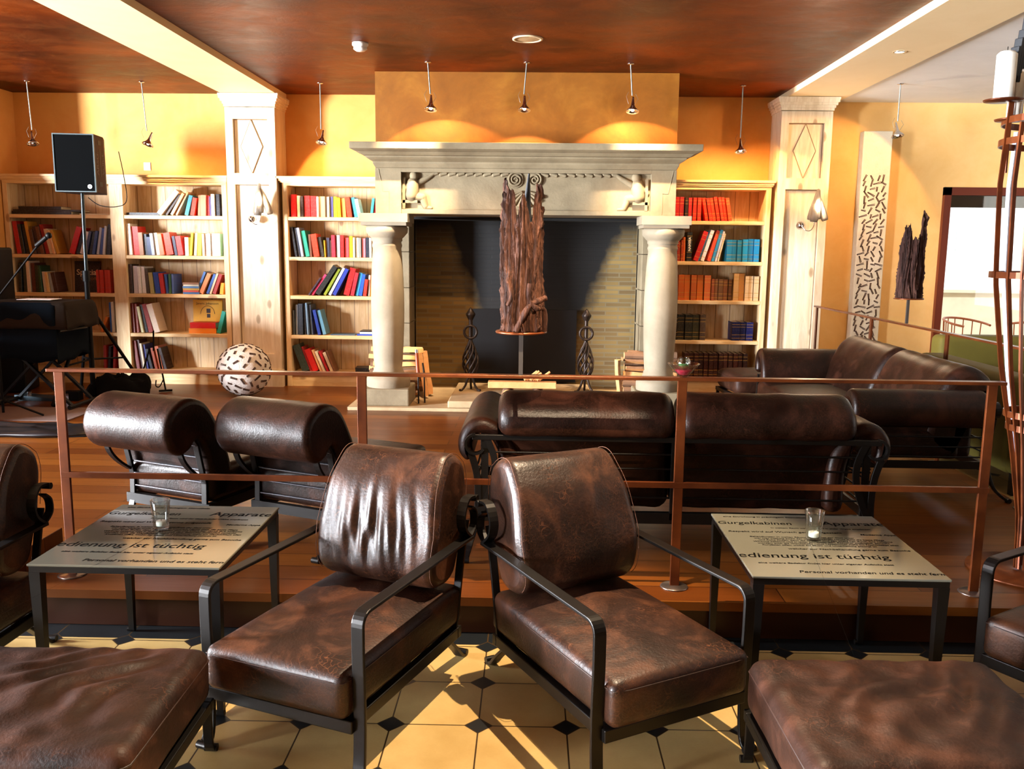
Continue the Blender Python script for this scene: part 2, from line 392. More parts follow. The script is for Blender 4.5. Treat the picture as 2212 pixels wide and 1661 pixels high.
def text_mesh(name, s, size, mat, parent, M, extrude=.0004, shear=0, align='LEFT', bold=0):
    cu = bpy.data.curves.new(name, 'FONT'); cu.body = s; cu.size = size; cu.extrude = extrude; cu.shear = shear; cu.align_x = align; cu.offset = bold; cu.resolution_u = 3
    t = bpy.data.objects.new(name+'_curve', cu); COL.objects.link(t)
    dg = bpy.context.evaluated_depsgraph_get(); me = bpy.data.meshes.new_from_object(t.evaluated_get(dg))
    bpy.data.objects.remove(t); me.name = name; me.materials.clear(); me.materials.append(mat); me.transform(M)
    o = bpy.data.objects.new(name, me); COL.objects.link(o); o.parent = parent; return o
# ------------------------------------------------------------------ the setting
def struct(name, mb, m, parent=None, kind=True):
    o = mb.build(name, m, parent)
    if parent is None: o['kind'] = 'structure'
    return o
struct('floor', MB().box(-9.5, 8, -4, 9.6, -.1, 0), TILE)
struct('floor', MB().box(-9.5, 2.88, 3.52, 9.4, .002, .16), WOOD)
struct('trim_1', bevel and MB().box(-9.5, 2.885, 3.505, 3.52, .125, .163), WOOD)
CZ = 3.16
struct('ceiling', MB().box(-9.5, -3.13, -4, 9.5, CZ, CZ+.1).box(-2.59, 2.46, -4, 9.5, CZ, CZ+.1), P_CEIL)
struct('ceiling', MB().box(3.02, 8, -4, 9.5, 3.12, 3.26), P_WHITE)
struct('trim_2', MB().box(-3.14, -2.59, -4, 9.38, 3.105, 3.26), P_BEAM)
struct('trim_3', MB().box(2.45, 3.03, -4, 9.38, 3.105, 3.26), P_BEAM)
struct('wall_back', MB().box(-5.6, 2.6, 9.38, 9.6, 0, CZ), P_ORANGE)
struct('wall_back', MB().box(2.6, 4.2, 9.38, 9.6, 0, 3.14).box(4.2, 6.6, 9.38, 9.6, 2.28, 3.14).box(6.6, 8, 9.38, 9.6, 0, 3.14), P_YELLOW)
struct('wall_left', MB().box(-9.6, -5.46, 8.3, 9.6, 0, CZ), P_ORANGE)
struct('wall_left', MB().box(-5.66, -5.56, 7.42, 8.3, .16, 2.12), P_DIM)  # unseen partition, added to keep window light off the left bay
lw = MB(); ys = [-4, -3.8, -1.4, -1.0, 1.4, 1.8, 4.2, 8.5]
lw.box(-9.6, -9.5, -4, 8.5, 0, .35).box(-9.6, -9.5, -4, 8.5, 2.75, CZ)
for a, b in ((-4, -3.8), (-1.4, -1.0), (1.4, 1.8), (4.2, 8.5)): lw.box(-9.6, -9.5, a, b, .35, 2.75)
struct('wall_left', lw, P_DIM)
struct('wall_front', MB().box(-9.6, 8.1, -4.1, -4, 0, 3.2), P_DIM)
struct('wall_right', MB().box(8, 8.1, -4, 9.6, 0, 3.2), P_DIM)
struct('wall_chimney', MB().box(-1.45, 1.26, 8.15, 9.38, 2.40, CZ-.001), P_GOLD)
# panelled pilasters
def pilaster(name, cx, zt):
    x0, x1, yf = cx-.25, cx+.25, 9.0; m = MB()
    m.box(x0, x1, yf+.04, 9.379, .16, zt)
    # raised frame
    fw = .075
    for a, b, c, d in ((x0, x0+fw, .34, zt-.13), (x1-fw, x1, .34, zt-.13), (x0+fw, x1-fw, .34, .5), (x0+fw, x1-fw, 2.22, 2.33), (x0+fw, x1-fw, zt-.24, zt-.13)):
        m.box(a, b, yf, yf+.045, c, d)
    m.box(x0-.015, x1+.015, yf-.02, yf+.05, .16, .34)
    for i, (o, z) in enumerate(((.008, .12), (.018, .095), (.032, .07), (.045, .045), (.05, .02))):
        m.box(x0-o, x1+o, yf-o, 9.379, zt-z-.002, zt if i == 4 else zt-z+.03)
    # diamond inlay
    zc = (2.33+zt-.24)/2; h = .26; w = .11
    D = [(cx, zc+h), (cx+w, zc), (cx, zc-h), (cx-w, zc)]
    m.prism([D[0], D[1], D[2], D[3]], 1, yf+.031, yf+.041)
    for p, q in zip(D, D[1:]+D[:1]): m.tube([(p[0], yf+.033, p[1]), (q[0], yf+.033, q[1])], .004, 5, 1)
    for z0, z1 in ((.5, 2.22), (2.33, zt-.24)):
        for p, q in (((x0+fw+.004, z0), (x0+fw+.004, z1)), ((x1-fw-.004, z0), (x1-fw-.004, z1)), ((x0+fw, z1-.004), (x1-fw, z1-.004))): m.tube([(p[0], yf+.037, p[1]), (q[0], yf+.037, q[1])], .004, 4, 1)
    # side lozenge
    return struct(name, m, [PINE_W, simple('dark_pine_groove', '8a6a4a', .7)])
pilaster('trim_4', -2.86, 3.10); pilaster('trim_5', 2.655, 3.10)
# window onto the terrace
wf = MB()
wf.box(4.2, 4.27, 9.33, 9.46, .0, 2.28).box(4.2, 6.6, 9.33, 9.46, 2.2, 2.28).box(6.53, 6.6, 9.33, 9.46, 0, 2.2).box(4.27, 6.53, 9.36, 9.44, 0, .12).box(5.36, 5.44, 9.36, 9.44, .12, 2.2)
win = struct('window_1', wf, simple('mahogany_frame', '5c1e06', .4))
MB().box(4.27, 6.53, 9.385, 9.39, .12, 2.2).build('pane', GLASS, win)
MB().box(4.27, 6.53, 9.40, 9.43, 2.08, 2.2).build('blind_cassette', BLACK, win)
for i, (a, b) in enumerate(((-3.8, -1.4), (-1.0, 1.4), (1.8, 4.2))):
    m = MB().box(-9.56, -9.5, a, a+.06, .35, 2.75).box(-9.56, -9.5, b-.06, b, .35, 2.75).box(-9.56, -9.5, a, b, .35, .41).box(-9.56, -9.5, a, b, 2.69, 2.75)
    struct('window_%d' % (i+2), m, MATS['mahogany_frame'])
m = MB()
for y in (2.7, 4.47, 6.24): m.box(7.93, 8.0, y, y+.06, .65, 2.75)
m.box(7.93, 8.0, 2.76, 6.24, .65, .71).box(7.93, 8.0, 2.76, 6.24, 2.69, 2.75); struct('window_5', m, MATS['mahogany_frame'])  # frame added only to go with the right-hand fill light
# ------------------------------------------------------------------ stone fireplace
FX = -.095
fp = thing('stone_fireplace', 'large carved sandstone fireplace with columns and soot-blackened brick hearth', 'fireplace', (0, 0, 0))
m = MB()  # mantel shelf: stepped, flaring moulding
prof = [(.0, 2.30), (.02, 2.335), (.02, 2.35), (.055, 2.37), (.075, 2.385), (.075, 2.395), (.10, 2.40), (.13, 2.425), (.15, 2.43), (.19, 2.445), (.19, 2.50)]
def ring(o, z): return [(-1.41-o, 8.149, z), (-1.41-o, 7.89-o, z), (1.225+o, 7.89-o, z), (1.225+o, 8.149, z)]
vs = []; fs = []
for o, z in prof: vs += ring(o, z)
for j in range(len(prof)-1):
    for i in range(4): fs.append((j*4+i, j*4+(i+1) % 4, j*4+4+(i+1) % 4, j*4+4+i))
fs += [(3, 2, 1, 0), tuple(range(len(vs)-4, len(vs)))]
m.add(vs, fs); bevel(m.build('mantel_shelf', STONE, fp), .004)
m = MB(); x0, x1, y0 = -1.415, 1.23, 7.90
m.box(x0, x1, y0+.05, 8.55, 1.905, 2.30)
m.box(x0, x0+.23, y0, y0+.06, 1.905, 2.30).box(x1-.22, x1, y0, y0+.06, 1.905, 2.30).box(x0+.23, x1-.22, y0, y0+.06, 2.265, 2.30).box(x0+.23, x1-.22, y0+.005, y0+.06, 1.905, 1.945)
for s, cx in ((1, x0), (-1, x1)):  # incised joints
    for a, b in (((.03, 2.29), (.07, 2.1)), ((.07, 2.1), (.12, 2.1)), ((.12, 2.1), (.12, 1.92))):
        m.tube([(cx+s*a[0], y0-.001, a[1]), (cx+s*b[0], y0-.001, b[1])], .004, 5)
bevel(m.build('lintel', STONE, fp), .006)
# carved relief: rope, volutes, shell, two seated figures
def relief():
    m = MB(); yb = y0+.05
    def cap(a, b, ra, rb): m.cyl((a[0], yb, a[1]), (b[0], yb, b[1]), ra, rb, 12).sphere((a[0], yb, a[1]), ra, 12, 8).sphere((b[0], yb, b[1]), rb, 12, 8)
    for s in (-1, 1):
        fx = FX+s*.98
        m.sphere((fx, yb, 2.235), (.042, .04, .045), 16, 12)          # head
        cap((fx+s*.01, 2.17), (fx+s*.02, 2.07), .055, .06)            # torso
        cap((fx-s*.04, 2.175), (fx-s*.13, 2.225), .028, .022); cap((fx-s*.13, 2.225), (fx-s*.20, 2.275), .022, .014)   # raised arm
        cap((fx+s*.05, 2.16), (fx+s*.10, 2.10), .026, .02)
        cap((fx+s*.02, 2.06), (fx-s*.07, 2.05), .045, .038); cap((fx-s*.07, 2.05), (fx-s*.10, 1.975), .036, .026)     # leg
        cap((fx-s*.10, 1.965), (fx-s*.15, 1.96), .02, .014)
        m.box(min(fx+s*.11, fx-s*.03), max(fx+s*.11, fx-s*.03), yb-.03, yb+.01, 2.0, 2.025).box(fx+s*.09-.012, fx+s*.09+.012, yb-.03, yb+.01, 1.95, 2.22)
        # twisted garland
        n = 9
        for i in range(n):
            xx = FX+s*(.15+i*.078); cap((xx, 2.262), (xx+s*.05, 2.248), .016, .016)
        # volute spiral
        P = []
        for i in range(60):
            a = i/60*4.6*pi; r = .008+.056*i/60; P.append((FX+s*.085+s*r*cos(a), yb-.012-.012*(1-i/60), 2.21+r*sin(a)))
        m.tube(P, [.006+.005*i/60 for i in range(60)], 6)
        m.cyl((FX+s*.085, yb-.012, 2.21), (FX+s*.085, yb+.01, 2.21), .07, .072, 24)
    for i in range(9):
        a = radians(-90+(i-4)*17); m.tube([(FX+.03*cos(a), yb-.01, 2.12+.03*sin(a)), (FX+.17*cos(a), yb-.008, 2.12+.15*sin(a))], [.009, .02], 8)
    return m.build('carved_relief', STONE, fp)
relief()
for s, cx in ((-1, -1.335), (1, 1.147)):
    m = MB(); cy = 8.02
    m.box(cx-.215, cx+.215, cy-.2, cy+.22, 1.83, 1.905).box(cx-.20, cx+.20, cy-.185, cy+.2, 1.80, 1.83)
    m.lathe([(0, 1.80), (.175, 1.80), (.19, 1.78), (.185, 1.74), (.15, 1.70), (.138, 1.69), (.138, 1.665)], (cx, cy, 0), 40)
    m.build('capital', STONE_C, fp)
    P = [(.132, 1.665), (.128, 1.65), (.135, 1.63), (.135, 1.62), (.128, 1.60)]+[(.128+.024*sin(pi*t)**.9*(1-.15*t), 1.60-1.08*t) for t in [k/16 for k in range(1, 16)]]+[(.126, .52), (.135, .51), (.135, .49), (.142, .48), (.148, .455), (.19, .44), (.20, .41), (.20, .36), (.195, .33)]
    MB().lathe(P, (cx, cy, 0), 48).build('column', STONE_C, fp)
    bevel(MB().box(cx-.22, cx+.22, cy-.22, cy+.22, .19, .345).build('plinth', STONE, fp), .012)
    # side pier behind
    m = MB(); xa, xb = (-1.43, -1.21) if s < 0 else (1.03, 1.24)
    for k in range(5): m.box(xa, xb, 8.56, 9.0, .19+k*.345, .19+(k+1)*.345-.004)
    m.box(xa, xb, 8.9, 9.37, .19, 1.9)
    bevel(m.build('side_pier', STONE, fp), .006)
MB().box(-1.21, 1.03, 9.02, 9.30, .19, 2.3).box(-1.215, -1.2, 9.0, 9.1, .19, 1.905).build('brick_back', BRICK, fp)
MB().box(-1.43, 1.24, 8.55, 9.02, 1.88, 1.9).build('smoke_hood', simple('soot_black', '0a0a0a', .9), fp)
MB().box(-1.66, 1.47, 7.73, 9.03, .161, .19).build('hearth', HEARTH, fp)
bevel(MB().box(-.76, .56, 7.74, 8.85, .191, .255).build('hearth_slab', HEARTH, fp), .01)
MB().box(-.62, .435, 8.94, 8.975, .256, 1.0).build('iron_fireback', simple('cast_iron', '101012', .5, .4), fp)
# andirons
def andiron(x, label):
    t = thing('andiron', label, 'andiron', (x, 8.35, .256), 0, 'wrought iron andirons')
    MB().cyl((0, 0, .12), (0, 0, .74), .018, n=8).build('shaft', IRON2, t)
    m = MB()
    for k in range(8):
        a0 = 2*pi*k/8; P = []
        for i in range(13):
            u = i/12; r = .012+.075*sin(pi*min(1, u*1.05))**.8*(1-.35*u); a = a0+u*pi*.9; P.append((r*cos(a), r*sin(a), .12+.36*u))
        m.tube(P, .009, 6)
    m.build('twisted_basket', IRON2, t)
    m = MB()
    P = [(.06*cos(a), -.02, .565+.06*sin(a)) for a in [2*pi*i/28 for i in range(28)]]
    m.tube(P, [.011+.002*(i % 2) for i in range(28)], 8, closed=True); m.build('ring_handle', IRON2, t)
    m = MB(); m.lathe([(0, .80), (.014, .785), (.046, .735), (.042, .72), (.018, .675), (.018, .655)], n=4); m.build('spear_finial', IRON2, t)
    for k, a in enumerate((210, 330, 90)):
        ca, sa = cos(radians(a)), sin(radians(a))
        P = smooth_poly([(0, .13), (.03, .11), (.05, .055), (.075, .02), (.10, .003), (.115, .012)], 4, False)
        MB().tube([(r*ca, r*sa, z+.004) for r, z in P], .011, 8).build('foot', IRON2, t)
andiron(-.60, 'wrought iron andiron with twisted basket, left of the iron fireback')
andiron(.50, 'wrought iron andiron with twisted basket, right of the iron fireback')
# firewood
BARK = simple('birch_bark', '7a5a42', .9); SPLIT = plaster('split_wood', [(.3, 'c98a50'), (.6, 'e2ab72')], .8, 3, .4)
def log(name, L, r, kind):
    m = MB(); n = 10
    if kind == 0: poly = [(r*cos(2*pi*i/n), r*sin(2*pi*i/n)) for i in range(n)]
    elif kind == 1: poly = [(r*cos(pi*i/n), r*sin(pi*i/n)) for i in range(n+1)]
    else: poly = [(0, 0)]+[(1.3*r*cos(radians(70)*i/6), 1.3*r*sin(radians(70)*i/6)) for i in range(7)]
    S = 7; k = len(poly); vs = []
    for s in range(S):
        w = 1+.05*sin(s*2.1+L*40)
        for p in poly: vs.append((L*(s/(S-1)-.5), p[0]*w+.004*sin(s*1.7), p[1]*w+.004*cos(s*1.3)))
    for s in range(S-1):
        for i in range(k):
            flat = (kind == 1 and i == k-1) or (kind == 2 and i in (0, k-1))
            m.add([vs[s*k+i], vs[s*k+(i+1) % k], vs[s*k+k+(i+1) % k], vs[s*k+k+i]], [(0, 1, 2, 3)], 1 if flat else 0)
    m.add(vs, [tuple(reversed(range(k))), tuple(range(len(vs)-k, len(vs)))], 1)
    return m.build(name, [BARK, SPLIT])
rnd = random.Random(3)
ROWN = ['bottom', 'second', 'third', 'fourth', 'fifth', 'sixth', 'top']
for side, xc in (('left', -1.31), ('right', 1.12)):
    for row in range(7):
        for c in range(3 if row < 6 else 2):
            o = log('firewood_log', .5+rnd.uniform(-.05, .05), .033, rnd.choice((0, 1, 2, 2, 1)))
            o.location = (xc+rnd.uniform(-.03, .03), 8.29+c*.088+.03*(row == 6), .224+row*.066); o.rotation_euler = (rnd.choice((0, 0, .4, -.5)), rnd.uniform(-.02, .02), rnd.uniform(-.05, .05))
            pos = ('nearest', 'middle', 'rearmost')[c]
            tag(o, '%s split log of the %s layer in the woodpile behind the %s column' % (pos, ROWN[row], side), 'firewood', 'firewood stacked behind the %s column' % side)
for i, (x, y) in enumerate(((-1.06, 8.2), (-1.03, 8.33))):
    o = log('firewood_log', .42, .036, 2); o.location = (x, y, .42); o.rotation_euler = (.1, radians(82), .2)
    tag(o, ('front' if i == 0 else 'rear')+' split log leaning upright against the left woodpile', 'firewood')
o = log('firewood_log', .36, .04, 1); o.location = (.80, 8.28, .40); o.rotation_euler = (0, radians(84), .3); tag(o, 'split log leaning upright against the inner end of the right woodpile', 'firewood')
for i, x in enumerate((-.235, .045)):
    o = log('firewood_log', .30, .05, 1); o.location = (x, 8.2, .262); o.rotation_euler = (0, 0, pi/2); tag(o, 'short log lying end-on on the hearth slab, %s of the pair under the plank' % ('left', 'right')[i], 'firewood')
o = MB().box(-.42, .22, 8.14, 8.24, .315, .375).build('kindling_plank', SPLIT); bevel(o); tag(o, 'rough plank laid across two short logs in the fireplace', 'firewood')
for i in range(8):
    x = -.03+.02*i; o = MB().cyl((x-.05, 8.17+.008*(i % 3), .392), (x+.05, 8.2, .45+.025*sin(i)), .014, .012, 7).build('kindling_stick', SPLIT)
    tag(o, 'stick of kindling, %s from the left in the heap on the hearth plank' % ('first', 'second', 'third', 'fourth', 'fifth', 'sixth', 'seventh', 'eighth')[i], 'kindling', 'kindling heap in the fireplace')
# fire tools leaning beside left column
for i, (dx, c, h, nm, lb) in enumerate(((0, SPLIT, .46, 'fire_poker', 'wooden-handled fire tool with chrome cap leaning beside the left column'), (.05, IRON2, .36, 'fire_tongs', 'thin black iron fire tongs leaning beside the left column'))):
    t = thing(nm, lb, 'fire tool', (-1.045+dx, 7.93+dx, .19)); MB().tube([(0, 0, .004), (-.01, .05, .25)], .007, 8).build('shaft', IRON, t)
    MB().tube([(-.01, .05, .25), (-.03, .1, h)], .016 if i == 0 else .008, 10).build('handle', simple('varnished_handle', '8a3a12', .4) if i == 0 else IRON, t)
    if i == 0: MB().cyl((-.03, .1, h), (-.032, .105, h+.03), .017, n=12).build('end_cap', CHROME, t)
# ------------------------------------------------------------------ bookcases
SH = [.305, .695, 1.105, 1.50, 1.905]
def bookcase(label, x0, x1, dividers, backx=None):
    t = thing('bookcase', label, 'bookcase', ((x0+x1)/2, 9.2, .16)); ox, oy, oz = (x0+x1)/2, 9.2, .16
    def B(a, b, c, d, e, f): return MB().box(a-ox, b-ox, c-oy, d-oy, e-oz, f-oz)
    B(x0, x1, 9.352, 9.376, .16, 2.22).build('back_panel', PINE_BACK, t)
    edges = [x0]+dividers+[x1]
    for k, (a, b) in enumerate(((x0, x0+.05), (x1-.05, x1))): bevel(B(a, b, 9.05, 9.352, .16, 2.22).build('side_panel', PINE, t), .003)
    for d in dividers: bevel(B(d-.07, d+.07, 9.05, 9.352, .16, 2.22).build('divider', PINE, t), .003)
    bounds = []; L = x0+.05
    for d in dividers: bounds.append((L, d-.07)); L = d+.07
    bounds.append((L, x1-.05))
    for a, b in bounds:
        for z in SH: bevel(B(a+.0005, b-.0005, 9.055, 9.351, z-.036, z).build('shelf', PINE_X, t), .003)
    B(x0+.05, x1-.05, 9.07, 9.09, .16, .27).build('plinth', PINE_X, t)
    m = MB()
    for o, z0, z1 in ((0, 2.215, 2.25), (.018, 2.245, 2.262), (.03, 2.26, 2.285), (.05, 2.283, 2.305)): m.box(x0-ox-(o if x0 > -5 else 0), x1-ox+o*.5, 9.05-o-oy, 9.379-oy, z0-oz, z1-oz)
    m.build('cornice', PINE_X, t)
    return t
bookcase('wide double pine bookcase full of books in the left corner', -5.45, -3.14, [-4.28])
bookcase('single pine bookcase between the left pilaster and the fireplace', -2.57, -1.465, [])
bookcase('single pine bookcase to the right of the fireplace', 1.27, 2.36, [])
BOOKS=[
('A','second','-5.441,0.049,0.332,0.06,b80c0c -5.391,0.04,0.307,0.02,161514 -5.35,0.034,0.303,0.01,25201c -5.315,0.04,0.3,0.01,121212 -5.265,0.037,0.331,-0.05,d09a38 -5.225,0.038,0.25,-0.04,54301a -5.185,0.04,0.286,-0.03,40241a -5.144,0.037,0.279,-0.05,6a3c22 -5.098,0.04,0.303,-0.08,9c1414 -5.051,0.035,0.259,-0.14,e0d0b0 -5.01,0.026,0.246,-0.18,e0b080 -4.981,0.032,0.249,-0.24,cc9a30 -4.849,0.065,0.288,0.46,c41616 -4.775,0.041,0.246,0.44,1c2030 -4.728,0.05,0.237,0.43,d8d8dc -4.676,0.035,0.242,0.41,303a60 -4.626,0.035,0.233,0.39,15161a -4.588,0.035,0.243,0.42,20407c -4.547,0.032,0.278,0.38,b8bcc8 -4.506,0.034,0.271,0.32,2a4c98 -4.468,0.026,0.292,0.21,c8ccd4 -4.435,0.047,0.308,0.1,0e1626'),
('A','third','-5.419,0.033,0.301,0.04,141a18 -5.375,0.039,0.33,0.02,2c3a34 -5.327,0.039,0.322,-0.02,e8d8c0 -5.283,0.044,0.301,-0.03,5a2018 -5.236,0.036,0.28,-0.06,1c2a22 -5.194,0.03,0.274,-0.14,20482c -5.153,0.033,0.213,-0.25,e2ddd0 -5.114,0.033,0.207,-0.28,e6c080 -5.076,0.033,0.195,-0.33,a8b8c8 -5.037,0.047,0.206,-0.37,4a2a22 -4.553,0.024,0.236,0,c03018 -4.527,0.024,0.236,0,c8402a -4.5,0.024,0.236,0,c03018 -4.473,0.024,0.236,0,c8402a -4.447,0.024,0.236,0,c03018 -4.42,0.024,0.236,0,c8402a'),
('A','fourth','-4.547,0.03,0.172,0.39,e07818 -4.44,0.022,0.312,0,1c58b0 -4.413,0.03,0.317,0,e0dccc'),
('A','bottom','-4.53,0.03,0.252,0.03,b02010 -4.496,0.03,0.239,0.1,1c1c20 -4.433,0.027,0.268,0.08,a81810'),
('B','top','-3.91,0.072,0.305,0.74,f0e6dc -3.809,0.029,0.25,0.63,2a1c18 -3.755,0.041,0.252,0.73,d8a878 -3.706,0.028,0.265,0.62,d09868 -3.606,0.048,0.207,0.48,1880a0 -3.544,0.054,0.18,0.53,e03008 -3.463,0.029,0.206,0.11,e08060 -3.431,0.058,0.209,0.09,f09070 -3.367,0.026,0.205,0,d01008 -3.338,0.017,0.197,0,4a3a70 -3.315,0.035,0.219,0,f4f0ee -3.272,0.042,0.222,0,10182a'),
('B','second','-4.238,0.044,0.318,-0.04,f0e8dc -4.18,0.073,0.29,-0.08,e82008 -4.102,0.047,0.23,-0.14,a87048 -4.05,0.038,0.215,-0.12,1c2438 -4.006,0.044,0.186,-0.12,20305c -3.956,0.035,0.223,-0.14,98a8c0 -3.915,0.041,0.227,-0.18,f0ecdc -3.869,0.05,0.215,-0.14,e87048 -3.813,0.085,0.227,-0.18,e83a14 -3.717,0.032,0.197,-0.14,24304c -3.679,0.061,0.197,-0.13,e02820 -3.612,0.041,0.186,0,f2f0f4 -3.565,0.028,0.23,0.12,c8b800 -3.53,0.036,0.229,0.08,f0e8d8 -3.486,0.044,0.229,0.09,c4c840 -3.425,0.023,0.224,0,f4dccc -3.399,0.023,0.224,0,f8e8dc -3.373,0.032,0.228,0,f4f0ec -3.338,0.033,0.228,0,f2e8e0 -3.3,0.032,0.228,0,f0f0e8 -3.264,0.031,0.228,0,a0dcc8'),
('B','third','-4.212,0.035,0.3,0.01,3a2a28 -4.171,0.05,0.282,-0.05,d8d8e0 -4.115,0.029,0.275,-0.06,f0f0f0 -4.083,0.043,0.275,-0.07,f4f4f4 -4.03,0.034,0.26,-0.06,4a4030 -3.989,0.038,0.217,-0.07,b0a868 -3.944,0.059,0.219,-0.15,1c48b0 -3.88,0.044,0.21,-0.1,b02020 -3.833,0.029,0.202,-0.07,2858b8 -3.798,0.029,0.202,0,3a7058 -3.762,0.023,0.202,0,4868b0 -3.527,0.029,0.244,0.4,3c70b8 -3.492,0.05,0.225,0.44,e08850 -3.419,0.032,0.22,0.4,2858a8 -3.379,0.025,0.226,0.38,c8b898 -3.343,0.038,0.217,0.37,981810 -3.272,0.04,0.116,0.12,f0a010'),
('B','fourth','-4.2,0.03,0.307,-0.03,6a1c10 -4.167,0.03,0.3,-0.04,8a3420 -4.111,0.03,0.274,-0.29,d8d8a8 -4.075,0.033,0.294,-0.25,1c1c20 -4.037,0.053,0.302,-0.35,9c2818 -3.969,0.07,0.303,-0.4,ecdcc8 -3.321,0.044,0.236,0.27,18a090'),
('B','bottom','-4.202,0.037,0.305,-0.11,6a1010 -4.162,0.03,0.312,-0.11,3c1010 -4.12,0.024,0.277,-0.16,d8d0b8 -4.09,0.027,0.263,-0.19,303890 -4.034,0.033,0.22,-0.22,20202c -3.98,0.03,0.233,-0.18,a04018 -3.947,0.051,0.248,-0.19,b85828 -3.885,0.033,0.237,-0.27,2c1410'),
('C','top','-2.494,0.054,0.224,0,c80808 -2.437,0.033,0.213,0,e0d4c0 -2.398,0.03,0.207,0,2a1812 -2.362,0.063,0.213,0,a81010 -2.293,0.06,0.21,0,e81818 -2.23,0.021,0.204,0,f0e0d8 -2.204,0.06,0.207,0,b09878 -2.126,0.027,0.204,0,b8b4a8 -2.093,0.03,0.206,-0.01,4850a0 -2.057,0.036,0.206,-0.01,e8c810 -2.015,0.036,0.195,-0.04,e8c000 -1.971,0.042,0.189,-0.06,e89050 -1.917,0.051,0.2,-0.15,d03818 -1.848,0.039,0.2,-0.18,3090d0 -1.81,0.036,0.185,-0.24,e8f0e8 -1.687,0.027,0.194,0.14,30b8c8 -1.658,0.03,0.196,0.12,c02048'),
('C','second','-2.463,0.024,0.303,-0.14,10141c -2.436,0.024,0.293,-0.12,303440 -2.405,0.03,0.296,-0.18,98a0b8 -2.363,0.048,0.266,-0.23,20a088 -2.312,0.024,0.23,-0.07,704830 -2.273,0.063,0.232,-0.21,e03810 -2.204,0.042,0.203,-0.17,2c2824 -2.159,0.012,0.171,-0.05,e0b020 -2.141,0.033,0.198,-0.01,30344c -2.104,0.018,0.171,0,402820 -2.083,0.039,0.224,-0.02,e82840 -2.038,0.039,0.224,0,a8b8cc -1.993,0.036,0.224,0,c01818 -1.951,0.042,0.2,0,e85060 -1.903,0.033,0.215,0,e8c810 -1.864,0.021,0.203,0,d8d8c8 -1.84,0.036,0.2,0,e8ece8 -1.801,0.021,0.2,0,88908c -1.777,0.039,0.195,0,f08898 -1.735,0.036,0.203,0,202838 -1.696,0.024,0.2,0,e8e8e8 -1.669,0.018,0.18,0,d8a848'),
('C','third','-2.349,0.024,0.219,0.62,3c2838 -2.322,0.03,0.257,0.62,e83870 -2.289,0.064,0.348,0.62,141a18 -2.195,0.033,0.31,0.53,90a020 -2.14,0.033,0.32,0.51,d8dcf0 -2.095,0.042,0.304,0.49,1c38a8 -1.983,0.07,0.288,0.45,c01010 -1.904,0.042,0.242,0.27,b02030 -1.856,0.036,0.239,0.26,3098c8 -1.817,0.039,0.225,0.24,1c58c0 -1.771,0.036,0.172,0.17,c83020 -1.723,0.021,0.215,0.06,c8c8c0 -1.696,0.03,0.215,0.06,f08018'),
('C','fourth','-2.506,0.018,0.255,0,505860 -2.485,0.027,0.312,0.01,808890 -2.451,0.049,0.324,-0.05,28303c -2.396,0.024,0.315,-0.06,14161c -2.366,0.018,0.332,-0.13,88a8c0 -2.344,0.012,0.317,-0.12,30404c -2.326,0.024,0.314,-0.12,48586c -2.25,0.037,0.263,-0.38,1c40a8 -2.204,0.043,0.259,-0.4,68a8c8'),
('C','bottom','-2.435,0.084,0.29,-0.35,2c3c34 -2.344,0.028,0.276,-0.35,9c1014 -2.311,0.064,0.246,-0.37,c81414 -2.237,0.028,0.243,-0.38,e0b080 -2.203,0.031,0.231,-0.39,e4dcc4 -2.16,0.025,0.235,-0.39,b01020 -2.127,0.037,0.217,-0.38,e0d0b4 -2.087,0.018,0.237,-0.35,7c5030'),
('D','top','1.415,0.039,0.235,0,b81818 1.459,0.047,0.237,0,a82028 1.511,0.031,0.23,0,2a1a18 1.548,0.039,0.23,0,b82028 1.592,0.039,0.23,0,e02818 1.636,0.039,0.23,0,e82c18 1.724,0.034,0.231,-0.19,e83418 1.762,0.034,0.228,-0.19,d82810 1.801,0.034,0.231,-0.19,e83818 1.84,0.036,0.241,-0.19,e02c14 1.881,0.031,0.236,-0.19,e83418 1.918,0.031,0.238,-0.19,d83010 1.954,0.039,0.23,-0.18,e84820'),
('D','second','1.448,0.02,0.205,0,982818 1.47,0.016,0.192,0,b85020 1.489,0.018,0.211,0,a83c18 1.512,0.023,0.243,0,c86028 1.546,0.055,0.292,0,0c1418 1.606,0.055,0.308,0.32,c01c20 1.663,0.016,0.317,0.31,3878b8 1.684,0.039,0.323,0.3,e8ecec 1.757,0.039,0.319,0.29,e05030 1.799,0.029,0.325,0.3,3898c8 1.835,0.021,0.31,0.31,c8ccd8 1.859,0.018,0.286,0.34,ecdcc0 1.95,0.055,0.22,0,1890d0 2.007,0.047,0.22,0,1888c8 2.057,0.049,0.217,0,1890d0 2.109,0.055,0.225,0,189cdc 2.168,0.055,0.23,0,1888c8 2.226,0.055,0.227,0,1890d0'),
('D','third','1.476,0.06,0.257,0,c86018 1.539,0.06,0.257,0,d06c1c 1.604,0.058,0.257,0,b85c20 1.668,0.066,0.257,0,c86818 1.741,0.068,0.254,0,c05c20 1.812,0.031,0.22,0,8a4018 1.846,0.037,0.22,0,7c4a20 1.885,0.047,0.218,0,6c4420 1.935,0.05,0.215,0,7c4820 1.987,0.037,0.215,0,643c1c 2.035,0.055,0.278,0,e0b880 2.092,0.058,0.275,0,c89050 2.155,0.037,0.251,0,e8c898 2.194,0.047,0.251,0,f0d8b0 2.247,0.05,0.249,0,e8cca0'),
